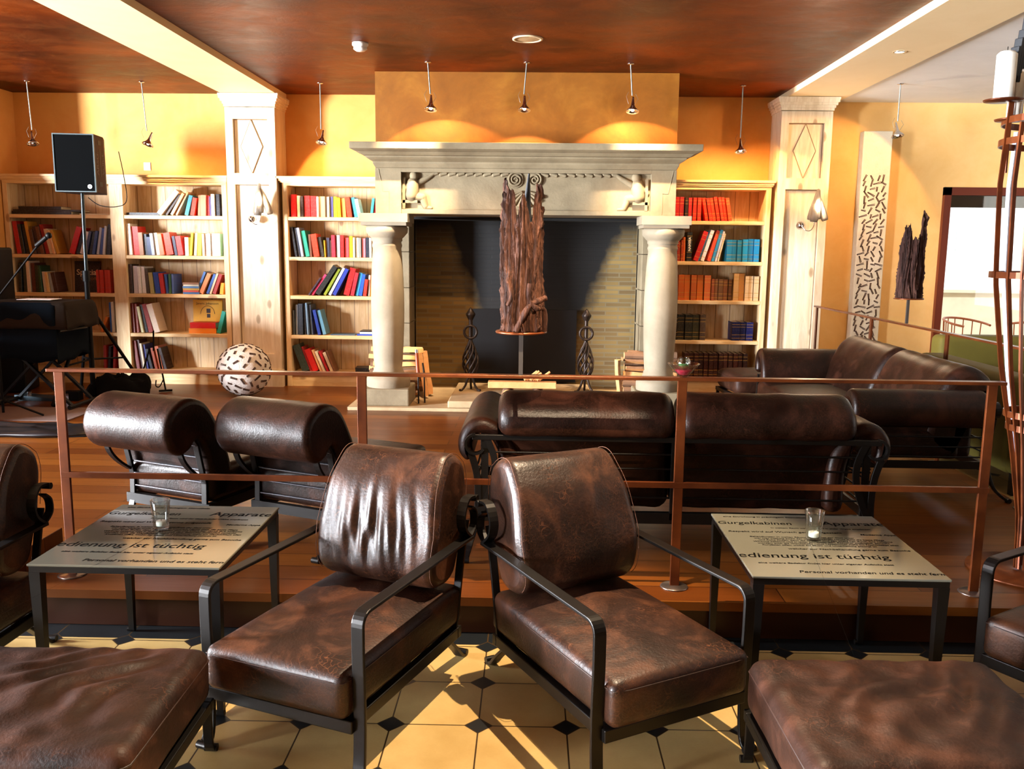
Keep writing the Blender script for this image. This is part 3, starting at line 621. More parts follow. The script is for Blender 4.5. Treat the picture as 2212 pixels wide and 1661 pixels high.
('D','fourth','1.47,0.013,0.25,0,201810 1.486,0.071,0.26,0,2c2818 1.56,0.077,0.26,0,28281c 1.64,0.071,0.258,0,3c3c24 1.713,0.061,0.26,0,4a3420 2.041,0.086,0.191,0,141c58 2.129,0.059,0.189,0,101850 2.191,0.071,0.189,0,141c60'),
('D','bottom','1.568,0.047,0.253,0,3c140a 1.619,0.047,0.253,0,34120a 1.669,0.047,0.253,0,3c160c 1.72,0.047,0.253,0,30100a 1.77,0.047,0.253,0,3c140a 1.821,0.047,0.253,0,34120a 1.871,0.046,0.253,0,3a140a 1.922,0.046,0.253,0,34120a 1.972,0.046,0.253,0,3c160c 2.023,0.046,0.253,0,30100a 2.073,0.046,0.253,0,3c140a 2.123,0.046,0.253,0,34120a 2.174,0.046,0.253,0,2a0e08'),
]

CN = {}
def cname(h):
    r, g, b = [int(h[i:i+2], 16) for i in (0, 2, 4)]; mx, mn = max(r, g, b), min(r, g, b)
    if mx < 60: return 'black'
    if mx-mn < 30: return 'white' if mx > 205 else 'grey'
    if mx > 205 and mn > 150: return 'cream'
    if b == mx and b > r+15: return ('dark blue' if mx < 110 else 'blue') if g < b*.78 or mx < 110 else 'light blue'
    if g >= mx-8 and r < g*.8: return 'teal' if b > g*.6 else 'green'
    if r == mx and g > r*.75 and b < g*.7: return 'yellow'
    if r == mx and b > g*1.35 and mx > 180: return 'pink'
    if g < r*.32: return 'red' if mx > 125 else 'dark red'
    if mx < 140: return 'brown'
    return ('orange' if mx > 190 else 'tan') if b < g*.75 else 'beige'
ORD = ['first', 'second', 'third', 'fourth', 'fifth', 'sixth', 'seventh', 'eighth', 'ninth', 'tenth', 'eleventh', 'twelfth', '13th', '14th', '15th', '16th', '17th', '18th', '19th', '20th', '21st', '22nd', '23rd', '24th']
BAYN = {'A': 'left half of corner bookcase', 'B': 'right half of corner bookcase', 'C': 'bookcase left of fireplace', 'D': 'bookcase right of fireplace'}
ROWZ = {'top': 1.905, 'second': 1.5, 'third': 1.105, 'fourth': .695, 'bottom': .305}
bm_cache = {}
def cover(h, gl=.42):
    if h not in bm_cache:
        n = N('book_cover_'+cname(h).replace(' ', '_')); c = lin(h); v = n.coord((1, 1, 1)); s = n.new('ShaderNodeSeparateXYZ'); n.link(v, s.inputs[0])
        f = n.noise(n.coord((60, 1, 25)), 2, 2); n.set(color=n.mix(n.ramp(f, [(.5, 0.0), (.62, .25)]), c, tuple(min(1, x*.5+.12) for x in c)), rough=gl); bm_cache[h] = n.m
    return bm_cache[h]
def make_book(w, h, d, col, bands=False):
    t = .0025; m = MB()
    # cover: spine at front (y=0), boards left and right; pages inside. origin: bottom front left
    m.prism([(0, d), (0, .003), (.002, 0), (w-.002, 0), (w, .003), (w, d), (w-t, d), (w-t, .006), (t, .006), (t, d)], 2, 0, h, 0)
    m.box(t, w-t, .006, d-.005, .004, h-.004, 1)
    if bands:
        for z in (.12, .3, .72, .86): m.box(-.0006, w+.0006, -.0006, .01, h*z, h*z+.004, 2)
    return m
GOLD = simple('gilt_lettering', 'caa14a', .35, .4)
for bay, row, rows in BOOKS:
    L = [r.split(',') for r in rows.split()]; n = len(L); sp = next((k for k in range(n) if float(L[k][3]) > .04), n)
    placed = []
    for i in list(range(sp))+list(range(n-1, sp-1, -1)):
        r = L[i]; dr = 1 if i < sp else -1
        x, w, h, lean = map(float, r[:4]); c = r[4]
        if bay == 'A': x = -5.395+(x+5.44)*.952
        z0 = ROWZ[row]+.0015; th = max(.006, w*cos(lean)*.95)
        lim = .298 if row == 'top' else .350; d = .17+((i*37) % 7)*.008; yf = 9.085+((i*53) % 5)*.006
        def corners(x, lean):
            px, pz = (x+w-th*cos(lean), z0+th*sin(lean)) if lean > 0 else (x, z0)
            ux, uz, vx, vz = cos(lean), -sin(lean), sin(lean), cos(lean)
            return (px, pz), [(px, pz), (px+ux*th, pz+uz*th), (px+ux*th+vx*h, pz+uz*th+vz*h), (px+vx*h, pz+vz*h)]
        def hit(A, B):
            for P in (A, B):
                for k in range(2):
                    ex, ez = P[k+1][0]-P[k][0], P[k+1][1]-P[k][1]; l = hypot(ex, ez); ex /= l; ez /= l
                    pa = [q[0]*ex+q[1]*ez for q in A]; pb = [q[0]*ex+q[1]*ez for q in B]
                    if max(pa) < min(pb)+.0004 or max(pb) < min(pa)+.0004: return False
            return True
        BL, BR = {'A': (-5.398, -4.352), 'B': (-4.208, -3.192), 'C': (-2.518, -1.517), 'D': (1.322, 2.308)}[bay]
        for k in range(60):
            h = min(h, (lim-th*abs(sin(lean)))/cos(lean)); loc, poly = corners(x, lean)
            mn = min(q[0] for q in poly); mx = max(q[0] for q in poly)
            if mn < BL: x += BL-mn+.0005; continue
            if mx > BR:
                if lean > .03: lean *= .8
                else: th = max(.006, th*.85); w = th/.95; x -= min(.004, mx-BR)
                continue
            bad = [q for q in placed if hit(poly, q[0])]
            if not bad: break
            lean += .35*(bad[-1][1]-lean)
            if k % 2: x += .002*dr
            if abs(lean) < .02: lean = 0
        placed.append((poly, lean))
        m = make_book(th, h, d, c, bands=(bay == 'D'))
        o = m.build('book', [cover(c), PAGES, GOLD]); o.location = (loc[0], yf, loc[1]); o.rotation_euler = (0, lean, 0)
        st = 'leaning' if abs(lean) > .05 else 'upright'
        sz = 'thick' if th > .045 else 'slim' if th < .022 else ''
        lb = ' '.join(('%s %s %s book, %s from left, %s shelf, %s' % (st, sz, cname(c), ORD[i], row, BAYN[bay])).split())
        tag(o, lb, 'book', 'books on the %s shelf of the %s' % (row, BAYN[bay]))
        if bay == 'D' and row == 'second' and c == '0c1418': tag(o, 'black guidebook with white lettering NAMIBIA, %s shelf, %s' % (row, BAYN[bay])); text_mesh('spine_title', 'NAMIBIA', .036, PAPER, o, Matrix.Translation((th/2+.013, -.001, .10)) @ Matrix.Rotation(pi/2, 4, 'X') @ Matrix.Rotation(pi/2, 4, 'Z'), bold=.001)
def flatbook(label, x, y, z, w, d, t, c, rz=0, nm='book', group=None):
    m = MB(); m.box(-w/2, w/2, -d/2, d/2, 0, .0025).box(-w/2, w/2, -d/2, d/2, t-.0025, t).box(-w/2, w/2, -d/2, -d/2+.003, .0025, t-.0025).box(-w/2+.004, w/2-.004, -d/2+.003, d/2-.004, .0025, t-.0025, 1)
    o = m.build(nm, [cover(c), PAGES]); o.location = (x, y, z+.001); o.rotation_euler = (0, 0, rz); return tag(o, label, 'book', group)
flatbook('large black folder lying flat at the bottom of the pile, top left shelf', -5.08, 9.2, 1.905, .62, .22, .03, '14100c')
flatbook('black portfolio lying flat on the folder, top left shelf', -5.03, 9.2, 1.936, .70, .2, .018, '1c140e', .02)
flatbook('dark box file on top of the pile, top left shelf', -5.10, 9.2, 1.955, .45, .2, .03, '100c0a', -.02)
flatbook('thin cream magazine lying flat behind the speaker pole, top shelf', -4.53, 9.2, 1.905, .32, .2, .012, 'd8c8a0', .05)
flatbook('black hardback lying flat at the left end of the top shelf, right half', -4.03, 9.2, 1.905, .34, .2, .028, '20242c')
flatbook('orange thick book lying flat below the red one, fourth shelf', -3.47, 9.2, .695, .29, .17, .052, 'f09018')
flatbook('thick red book lying flat on the orange one, fourth shelf', -3.465, 9.2, .748, .27, .17, .058, 'e01010')
flatbook('white book lying flat on top of the blue one, right end, bookcase left of fireplace', -1.70, 9.19, .712, .22, .18, .02, 'f0f0f0')
flatbook('slim black book topping the flat pile, fourth shelf, bookcase left of fireplace', -1.70, 9.19, .733, .22, .18, .010, '202020')
flatbook('blue book lying flat at the bottom of the pile, bookcase left of fireplace', -1.72, 9.19, .695, .24, .19, .015, '2850c0')
flatbook('open grey-blue magazine lying flat, fourth shelf, bookcase left of fireplace', -1.99, 9.19, .695, .26, .19, .008, '50708c')
flatbook('black book lying flat on the bottom shelf near the left column', -1.72, 9.19, .305, .3, .18, .05, '101010', .1)
for i, (c, t_, w_) in enumerate((('3868a8', .02, .17), ('c84020', .018, .165), ('c8a040', .02, .17), ('4a80b8', .02, .172), ('d8d8c8', .016, .16), ('8a5a30', .02, .165))):
    flatbook('%s book, %s up in the flat stack, third shelf, corner bookcase' % (cname(c), ORD[i]), -3.56, 9.18, 1.105+sum((.021, .019, .021, .021, .017)[:i]), w_, .2, t_, c, .02*(-1)**i, group='flat stack on the third shelf')
def standcover(label, x, z, w, h, col, tilt=.10, y=9.27):
    o = MB().box(-w/2, w/2, 0, .02, 0, h).build('book', [cover(col)]); o.location = (x, y, z+.001); o.rotation_euler = (-tilt, 0, 0); return tag(o, label, 'book')
se = standcover('large black book facing out reading Special edition, third shelf', -4.745, 1.105, .27, .325, '14100c')
MT = lambda x, y, z: Matrix.Translation((x, y, z)) @ Matrix.Rotation(pi/2, 4, 'X')
text_mesh('title', 'Special', .085, simple('cream_print', 'e4cfa8', .6), se, MT(-.115, -.001, .18), bold=.0008)
text_mesh('subtitle', 'edition', .06, simple('gilt_print', '8a6030', .6), se, MT(-.07, -.001, .125))
yc = standcover('yellow art book facing out behind the red book, fourth shelf', -3.48, .695, .31, .34, 'f0b418', .06, 9.298)
text_mesh('title', 'Janeric Johansson', .034, BLACK, yc, MT(-.12, -.001, .29))
m = MB(); m.tube([(.075*cos(a)+.0, -.002, .19+.085*sin(a)) for a in [pi*i/16 for i in range(17)]], .002, 5)
m.box(-.012, .03, -.0016, 0, .2, .245).box(-.008, .028, -.0016, 0, .15, .19); m.build('cover_picture', simple('cover_black', '2a0e06', .5), yc)
# lettered black speaker etc. come later
# ------------------------------------------------------------------ railings
def railing(name, label, a, b, posts, z0, zt, mid=True, wpost=.045):
    a = Vector((*a, 0)); b = Vector((*b, 0)); L = (b-a).length; t = thing(name, label, 'railing', (a.x, a.y, z0), atan2(b.y-a.y, b.x-a.x)); h = zt-z0
    bevel(MB().box(-.025, L+.025, -.022, .022, h-.014, h).build('top_rail', RUST, t), .002)
    if mid: bevel(MB().box(0, L, -.008, .008, .617-z0-.013, .617-z0+.013).build('middle_rail', RUST, t), .002)
    for p in posts:
        q = bevel(MB().box(p-.02, p+.02, -.0075, .0075, .006, h-.014).build('post', RUST, t), .002)
        MB().lathe([(0, .008), (.055, .006), (.062, .001), (0, .0005)], (p, 0, 0), 28).build('floor_flange', simple('brushed_steel', '8a7a70', .3, .9), q)
    return t
railing('railing', 'rusty steel railing along the step in front of the low seating', (-2.05, 3.68), (1.945, 3.68), [.02, 1.323, 2.68, 3.97], .16, 1.085)
railing('railing', 'rusty steel railing along the platform edge behind the corner sofa', (2.84, 4.95), (2.84, 8.93), [.02, 1.14, 2.52, 3.96], .16, 1.075, mid=False, wpost=.05)
# ------------------------------------------------------------------ seating
def taper(z): return .96-.05*max(0, (.60-z)/.2)-.12*max(0, (z-.60)/.27)
def flatbar(path, w, t, up=(1, 0, 0)): return MB().tube(path, 0, flat=(w, t), up=up)
def front_chair(name, label, loc, rz, seed, folds):
    t = thing(name, label, 'armchair', loc, rz, None); R = random.Random(seed); ph = R.uniform(0, 9)
    def dseat(x, y, z):
        if z > .3:
            z -= .014*math.exp(-((x/.16)**2+((y-.33)/.17)**2)); z += .003*sin(9*hypot(x+.1, y-.5)*5+ph)*math.exp(-((x/.2)**2+((y-.4)/.2)**2))
        return (x, y, z)
    m = MB(); rbox(m, -.262, .262, -.045, .76, .215, .362, .03, 30, .04, dseat); sc = m.build('seat_cushion', L_CHAIR, t)
    m = MB()
    for zz, e in ((.338, .0), ): m.tube([(-.255, -.038, zz), (-.2, -.0465, zz), (.2, -.0465, zz), (.255, -.038, zz), (.263, .0, zz), (.263, .5, zz)], .0018, 5); m.tube([(-.255, -.038, zz), (-.263, 0, zz), (-.263, .5, zz)], .0018, 5)
    m.build('seam', simple('dark_thread', '2a150e', .5), sc)
    prof = [(.575, .415), (.545, .46), (.545, .54), (.575, .65), (.615, .75), (.665, .81), (.72, .855), (.785, .853), (.84, .81), (.85, .74), (.825, .66), (.79, .56), (.765, .47), (.74, .41), (.69, .385), (.62, .39)]
    def dback(x, y, z, n):
        if n[0] < -.3 and .36 < z < .86:
            k = math.exp(-((z-.60)/.11)**2)*math.exp(-((x)/.17)**2)
            if folds: y += .012*k*sin(x*70+2.2*noise.noise(Vector((x*6, z*3, 2)))*2+1.2*sin(z*9)+ph)*(.6+.8*abs(noise.noise(Vector((x*11, z*4, 9)))))+.004*k*sin(x*150+z*20)
            y += .004*noise.noise(Vector((x*9, z*7, ph)))*2
            y += -.014*(1-(x/.26)**2)
        x *= taper(z)
        return (x, y, z)
    m = MB(); cushion_prof(m, prof, -.262, .262, .032, 110 if folds else 60, dback, 5); bc = m.build('backrest_cushion', L_CHAIR, t)
    P = smooth_poly(prof, 4)
    for s in (-1, 1):
        m = MB()
        q = [(s*.2545*taper(z), y-.0035*(1 if i < len(P)*.5 else -1), z+.002) for i, (y, z) in enumerate(P) if i < len(P)*.66]
        m.tube(q, .0012, 5); m.build('piping', THREAD, bc)
    m = MB().box(-.27, .27, -.02, .01, .17, .212).box(-.27, .27, .70, .73, .17, .212).box(-.27, -.24, .01, .70, .17, .212).box(.24, .27, .01, .70, .17, .212)
    for k in range(5): m.box(-.24, .24, .1+k*.13, .13+k*.13, .195, .21)
    bevel(m.build('seat_frame', IRON, t), .003)
    for s in (-1, 1):
        x = s*.285
        P = [(x, .0, .545)]
        P = smooth_poly([(x, -.035, .012), (x, -.012, .03), (x, .0, .10), (x, .004, .25), (x, 0, .40), (x, .0, .505)], 3, False)+arc((.04, .505), .04, 180, 90, 6, 'yz', x)[1:]+[(x, .35, .547), (x, .60, .55)]
        P += [(x, .76, .55)]
        ar = bevel(flatbar(P, .042, .012).build('armrest', IRON, t), .003)
        MB().cyl((x-.022, -.036, .013), (x+.022, -.036, .013), .013, n=14).build('scroll_foot', IRON, ar)
        q = smooth_poly([(x, .755, .553), (x, .705, .595), (x, .695, .65), (x, .73, .70), (x, .785, .70)], 4, False)
        flatbar(q, .034, .010).build('scroll_brace', IRON, ar)
        q = smooth_poly([(x, .755, .553), (x, .80, .585), (x, .80, .635), (x, .765, .665)], 4, False); flatbar(q, .03, .008).build('scroll_brace', IRON, ar)
        MB().cyl((x-.021, .79, .692), (x+.021, .79, .692), .013, n=12).build('scroll_end', IRON, ar)
        x = s*.19; P = smooth_poly([(x, .67, .19), (x, .75, .13), (x, .83, .06), (x, .875, .014), (x, .905, .008)], 4, False)
        lg = bevel(flatbar(P, .038, .014).build('leg', IRON, t), .003)
        MB().cyl((x-.02, .905, .014), (x+.02, .905, .014), .013, n=12).build('scroll_foot', IRON, lg)
        x = s*.25; bevel(flatbar([(x, .70, .19), (x, .76, .45), (x, .80, .60)], .03, .012).build('back_post', IRON, t), .002)
    return t
front_chair('armchair', 'brown leather iron-framed armchair with creased, shiny backrest beside the left table', (-.77, 2.54, 0), -.37, 1, True)
front_chair('armchair', 'worn brown leather iron-framed armchair, right one of the centre pair', (.454, 2.555, 0), .507, 2, False)
front_chair('armchair', 'dark leather armchair cut off by the left edge behind the footstool', (-2.19, 2.46, 0), -.05, 3, False)
front_chair('armchair', 'dark leather armchair cut off by the right edge behind the footstool', (1.765, 2.76, 0), -1.0, 4, False)
def footstool(name, label, loc, rz, w, d, zt, seed, leg=True, wr=1.0, legs_z=.0, r=.045):
    t = thing(name, label, 'footstool', loc, rz); R = random.Random(seed); p = R.uniform(0, 20)
    def df(x, y, z):
        if z > zt-.08:
            k = math.exp(-((x-.05)/(w*.33))**2-((y-.05)/(d*.33))**2)
            z += wr*.010*k*sin(60*(x*.75-y*.65)+5*noise.noise(Vector((x*5, y*5, p))))+wr*.006*noise.noise(Vector((x*14, y*14, p)))
        else:
            f = .004*noise.noise(Vector((x*8, y*8, z*10+p))); x += f*(1 if x > 0 else -1); y += f
        return (x, y, z)
    m = MB(); rbox(m, -w/2, w/2, -d/2, d/2, zt-.19, zt-.012, r, 56 if wr > .5 else 20, .016, df); c = m.build('cushion', L_OTT, t)
    m = MB(); a, b, z, q = w/2-.002, d/2-.002, zt-.052, .028
    m.tube([(-a, -b+q, z), (-a+q*.4, -b+q*.4, z), (-a+q, -b, z), (a-q, -b, z), (a-q*.4, -b+q*.4, z), (a, -b+q, z), (a, b-q, z), (a-q*.4, b-q*.4, z), (a-q, b, z), (-a+q, b, z), (-a+q*.4, b-q*.4, z), (-a, b-q, z)], .003, 5, closed=True)
    m.build('seam', simple('dark_thread', '2a150e', .5), c)
    m = MB(); z0 = zt-.225
    for a0, a1, b0, b1 in ((-w/2, w/2, -d/2, -d/2+.03), (-w/2, w/2, d/2-.03, d/2), (-w/2, -w/2+.03, -d/2+.03, d/2-.03), (w/2-.03, w/2, -d/2+.03, d/2-.03)): m.box(a0, a1, b0, b1, z0, z0+.035)
    bevel(m.build('frame', IRON, t), .003)
    for sx in (-1, 1):
        for sy in (-1, 1):
            x = sx*(w/2-.022); y = sy*(d/2-.008)
            P = smooth_poly([(x, y, z0+.03), (x, y, .12), (x+sx*.0, y+sy*.004, .04), (x, y+sy*.018, .012)], 3, False)
            lg = bevel(flatbar(P, .03, .012).build('leg', IRON, t), .002); MB().cyl((x-.02, y+sy*.024, .014), (x+.02, y+sy*.024, .014), .0125, n=12).build('scroll_foot', IRON, lg)
    return t
footstool('footstool', 'large wrinkled brown leather footstool in the bottom left corner', (-1.34, 2.265, 0), .02, .70, .62, .385, 5)
footstool('footstool', 'large wrinkled brown leather footstool in the bottom right corner', (1.055, 2.29, 0), .03, .74, .62, .385, 9)
footstool('footstool', 'brown leather footstool near the bookcase right of the fireplace', (2.08, 8.08, .16), .12, .62, .56, .37, 11, wr=.2, r=.06)
# lounge chairs seen from behind
def lounge_chair(label, loc, rz, depth=.95):
    t = thing('lounge_chair', label, 'lounge chair', loc, rz, None)
    m = MB(); rbox(m, -.27, .27, .14, depth, .20, .37, .035, 18, .018); m.build('seat_cushion', L_SOFA, t)
    prof = [(.30, .36), (.27, .47), (.22, .58), (.15, .69), (.07, .735), (-.02, .73), (-.10, .68), (-.13, .60), (-.105, .52), (-.04, .475), (.02, .49), (.065, .53), (.10, .51), (.135, .42), (.155, .30), (.165, .215), (.25, .21), (.31, .28)]
    m = MB(); cushion_prof(m, prof, -.27, .27, .03, 24, lambda x, y, z, n: (x, y+.002*noise.noise(Vector((x*7, z*9, 1))), z+.002*noise.noise(Vector((x*6, y*9, 4)))), 4); m.build('backrest_cushion', L_SOFA, t)
    for s in (-1, 1):
        x = s*.235
        bevel(flatbar([(x, .13, .02+.14), (x, .135, .3), (x, .09, .50), (x, .02, .60)], .032, .014).build('back_post', IRON, t), .002)
        P = smooth_poly([(x, .02, .60), (x, -.02, .55), (x, -.01, .46), (x, .04, .39), (x, .115, .33)], 4, False)
        flatbar(P, .03, .012).build('curved_brace', IRON, t)
        P = smooth_poly([(x, .13, .17), (x, .10, .09), (x, .04, .03), (x, -.03, .012)], 4, False)
        lg = bevel(flatbar(P, .036, .014).build('leg', IRON, t), .002); MB().cyl((x-.02, -.035, .014), (x+.02, -.035, .014), .0135, n=12).build('scroll_foot', IRON, lg)
        P = [(x, depth-.03, .2), (x, depth-.02, .012)]
        lg = bevel(flatbar(P, .036, .014).build('leg', IRON, t), .002)
    for z, y in ((.50, .085), (.435, .112), (.37, .126), (.305, .132), (.24, .134)): MB().cyl((-.24, y, z), (.24, y, z), .0055, n=8).build('back_bar', simple('polished_dark_steel', '6a6c74', .2, .9), t)
    m = MB().box(-.27, .27, .12, .15, .15, .2).box(-.27, -.24, .15, depth-.03, .15, .2).box(.24, .27, .15, depth-.03, .15, .2).box(-.27, .27, depth-.05, depth-.02, .15, .2); m.build('seat_frame', IRON, t)
    return t
lounge_chair('low leather lounge chair with rolled back, seen from behind, left of the two', (-1.865, 4.10, .16), -.385)
lounge_chair('low leather lounge chair with rolled back, seen from behind, right of the two', (-1.195, 4.00, .16), -.40)
def sofa(label, loc, rz, hw, depth=.90):
    t = thing('sofa', label, 'sofa', loc, rz); ch = hw-.19
    for k, (a, b) in enumerate(((-ch, -.006), (.006, ch))):
        m = MB(); rbox(m, a, b, .12, depth, .22, .40, .04, 22, .02); m.build('seat_cushion', L_SOFA, t)
        prof = [(.34, .40), (.31, .52), (.26, .64), (.20, .735), (.12, .785), (.04, .77), (-.03, .72), (-.055, .65), (-.035, .595), (.035, .575), (.075, .52), (.095, .42), (.11, .30), (.125, .22), (.22, .22), (.33, .30)]
        m = MB(); cushion_prof(m, prof, a, b, .06, 44, lambda x, y, z, n: (x, y+.004*noise.noise(Vector((x*6, z*8, k))), z+.005*noise.noise(Vector((x*9, y*7, 3+k)))), 5); m.build('back_cushion', L_SOFA, t)
    for s in (-1, 1):   # scrolled arms: outline in (x,z) swept along y
        pr = [(.17, .40), (.155, .50), (.10, .60), (.02, .655), (-.06, .645), (-.115, .58), (-.12, .50), (-.085, .45), (-.05, .47), (-.055, .53), (-.03, .575), (.02, .57), (.065, .50), (.085, .40), (.09, .24), (.17, .24)]
        m = MB(); P = [(-s*p[0]*-1, p[1]) for p in pr]
        P = [(s*(hw-.12)-s*p[0], p[1]) for p in pr]
        cushion_prof(m, P, .045, depth-.02, .035, 22, lambda x, y, z, n: (x, y, z+.003*noise.noise(Vector((x*12, y*10, z*3)))), 4, flip=lambda x, y, z: (y, x, z)); m.build('arm_cushion', L_SOFA, t)
        x = s*(hw-.075)
        sc = arc((s*(hw-.085), .545), .045, 90 if s > 0 else 90, (-150 if s > 0 else 330), 14, 'xz', 0)
        m = MB(); m.tube([(p[0], -.004, p[2]) for p in sc], 0, flat=(.03, .012), up=(0, 1, 0)); m.build('scroll', IRON, t)
        P = smooth_poly([(x+s*.01, 0, .50), (x-s*.02, .0, .38), (x-s*.02, .0, .2), (x+s*.01, -.03, .08), (x+s*.03, -.10, .014)], 4, False)
        lg = bevel(flatbar(P, .032, .014).build('leg', IRON, t), .002); MB().cyl((x+s*.01, -.11, .014), (x+s*.05, -.11, .014), .014, n=12).build('scroll_foot', IRON, lg)
        P = smooth_poly([(x-s*.06, .0, .58), (x-s*.10, .0, .47), (x-s*.09, 0, .35), (x-s*.03, 0, .2)], 4, False); flatbar(P, .03, .012).build('curved_brace', IRON, t)
        P = smooth_poly([(x, depth-.04, .44), (x, depth-.03, .2), (x, depth, .06), (x, depth+.04, .014)], 4, False)
        lg = bevel(flatbar(P, .032, .014).build('leg', IRON, t), .002); MB().cyl((x-.018, depth+.045, .014), (x+.018, depth+.045, .014), .014, n=12).build('scroll_foot', IRON, lg)
        for z in (.44, .38, .32, .26): MB().cyl((s*(hw-.095), .05, z), (s*(hw-.095), depth-.05, z), .005, n=6).build('side_bar', IRON, t)
        MB().box(min(s*(hw-.1), s*(hw-.085)), max(s*(hw-.1), s*(hw-.085)), .03, depth-.03, .19, .235).build('side_rail', IRON, t)
    bevel(MB().box(-hw+.07, hw-.07, -.012, .012, .565, .592).build('top_rail', IRON, t), .003)
    for z in (.50, .43, .36, .29): MB().cyl((-hw+.1, .03, z), (hw-.1, .03, z), .005, n=6).build('back_bar', IRON, t)
    for x in (-hw+.13, 0, hw-.13): MB().box(x-.016, x+.016, .0, .014, .19, .57).build('back_post', IRON, t)
    m = MB().box(-hw+.08, hw-.08, .0, .03, .17, .225).box(-hw+.08, hw-.08, depth-.05, depth-.02, .17, .22); bevel(m.build('seat_frame', IRON, t), .003)
    return t
sofa('two-seat dark leather sofa with scrolled arms, its back turned to the camera', (.67, 4.03, .16), 0, 1.02)
sofa('two-seat dark leather sofa standing side-on by the platform edge railing', (2.70, 6.22, .16), pi/2, 1.17, .86)
# green upholstered seats in the right-hand room
def green_sofa(label, loc, rz, w, back=.78):
    t = thing('sofa', label, 'sofa', loc, rz, None)
    m = MB(); rbox(m, -w/2, w/2, -.12, .12, .14, back, .06, 16, 0); m.build('backrest', L_GREEN, t)
    m = MB(); rbox(m, -w/2+.1, w/2-.1, .1, .75, .2, .42, .05, 14, .02); m.build('seat_cushion', L_GREEN, t)
    for s in (-1, 1):
        m = MB(); rbox(m, s*(w/2)-.09, s*(w/2)+.09, -.1, .78, .14, .60, .06, 10, 0); m.build('armrest', L_GREEN, t)
        for y in (-.05, .68): MB().box(s*(w/2)-.025, s*(w/2)+.025, y-.02, y+.02, 0, .16).build('leg', IRON, t)
    return t
green_sofa('olive green sofa with its back to the railing in the right-hand room', (3.30, 6.6, 0), -pi/2, 1.5, .80)
green_sofa('olive green armchair under the terrace window', (4.6, 8.5, 0), pi, 1.5, .84)
# ------------------------------------------------------------------ glass-topped tables
def ftext(f): return f
TXT = simple('printed_black', '050504', .9, spec=.05)
def printed_top():
    n = N('printed_glass'); v = n.coord(); n.set(color=n.mix(n.noise(v, 3, 3), '5c5b50', '6b695d'), rough=.10, spec=.35); return n.m
PT = printed_top()
LINES = [('Gurgelkabinen', .050, .00, .565, 1), ('Apparate für', .066, .42, .57, 1), ('eine Einrichtung in prächtigem Sitzmöbeln', .020, .04, .655, 0), ('Respekt wird auf Wunsch gerne aufgestellt', .025, .02, .465, 0), ('In weitem Raum wird der Gast in jeder Weise empfangen', .0165, .20, .518, 0), ('Moderne Apparate', .022, .53, .45, 0),
         ('Bedienung ist tüchtig', .068, -.045, .185, 1), ('welcher zur Nachbehandlung gerne zum Besuche', .022, .20, .275, 0), ('eine weitere Badekur findet hier unter eigener Aufsicht statt', .019, .05, .125, 0), ('Personal vorhanden und es steht ferner den Gästen Oberwärter', .032, .17, .040, 0)]
PARA = ['Behandlungen: In weiten Räumen empfängt der Gast unter', 'wer hier Heilung sucht der wird in unserem Hause stets die beste Pflege', 'und Ruhe finden, denn die Quellen sind seit alters her durch ihre heilsame', 'Wirkung bekannt und in jeder Jahreszeit dem Besucher zugänglich gemacht', 'worden; auch die Wandelhalle nebst Lesezimmer steht am Nachmittage allen', 'Kurgästen offen, wobei für Musik und Unterhaltung gesorgt ist']
LINES += [(s, .0165, .09+.012*(i % 3), .408-.0185*i, 0) for i, s in enumerate(PARA)]
def table(label, x0, y0, w, d, h, rz=0):
    t = thing('side_table', label, 'table', (x0, y0, 0), rz, None)
    tp = bevel(MB().box(0, w, 0, d, h-.008, h).build('glass_top', PT, t), .0015, 1)
    m = MB().box(.004, w-.004, .004, .028, h-.03, h-.009).box(.004, w-.004, d-.028, d-.004, h-.03, h-.009).box(.004, .028, .028, d-.028, h-.03, h-.009).box(w-.028, w-.004, .028, d-.028, h-.03, h-.009)
    m.build('table_frame', IRON, t)
    for x, y in ((.022, .022), (w-.022, .022), (.022, d-.022), (w-.022, d-.022)):
        zf = 0 if y0+y < 3.50 else .165
        m = MB(); a, b = .019, .011
        vs = [(x+sx*r, y+sy*r, z) for z, r in ((zf+.012, b), (h-.03, a)) for sx, sy in ((-1, -1), (1, -1), (1, 1), (-1, 1))]
        m.add(vs, [(0, 1, 5, 4), (1, 2, 6, 5), (2, 3, 7, 6), (3, 0, 4, 7), (3, 2, 1, 0), (4, 5, 6, 7)]); m.cyl((x-.02, y-.0, zf+.011), (x+.012, y, zf+.011), .0105, n=12)
        m.build('leg', IRON, t)
    M0 = Matrix.Translation((0, 0, h+.0004))
    for s, sz, tx, ty, big in LINES:
        k = w/.67; mm = text_mesh('lettering', s, sz, TXT, tp, M0 @ Matrix.Translation((tx*k, ty*d/.7, 0)), .0001, .18 if not big else .12, bold=.0006 if s[0] in 'A' else .0003)
        # trim what runs off the glass
        bm = bmesh.new(); bm.from_mesh(mm.data)
        for co, no in (((w-.002, 0, 0), (1, 0, 0)), ((.002, 0, 0), (-1, 0, 0))): bmesh.ops.bisect_plane(bm, geom=bm.verts[:]+bm.edges[:]+bm.faces[:], plane_co=co, plane_no=no, clear_outer=True)
        bm.to_mesh(mm.data); bm.free()
    return t
table('square iron table with printed glass top in front of the lounge chairs', -1.695, 2.79, .655, .70, .545, .0)
table('square iron table with printed glass top in front of the big sofa', .74, 2.81, .655, .70, .545, .0)
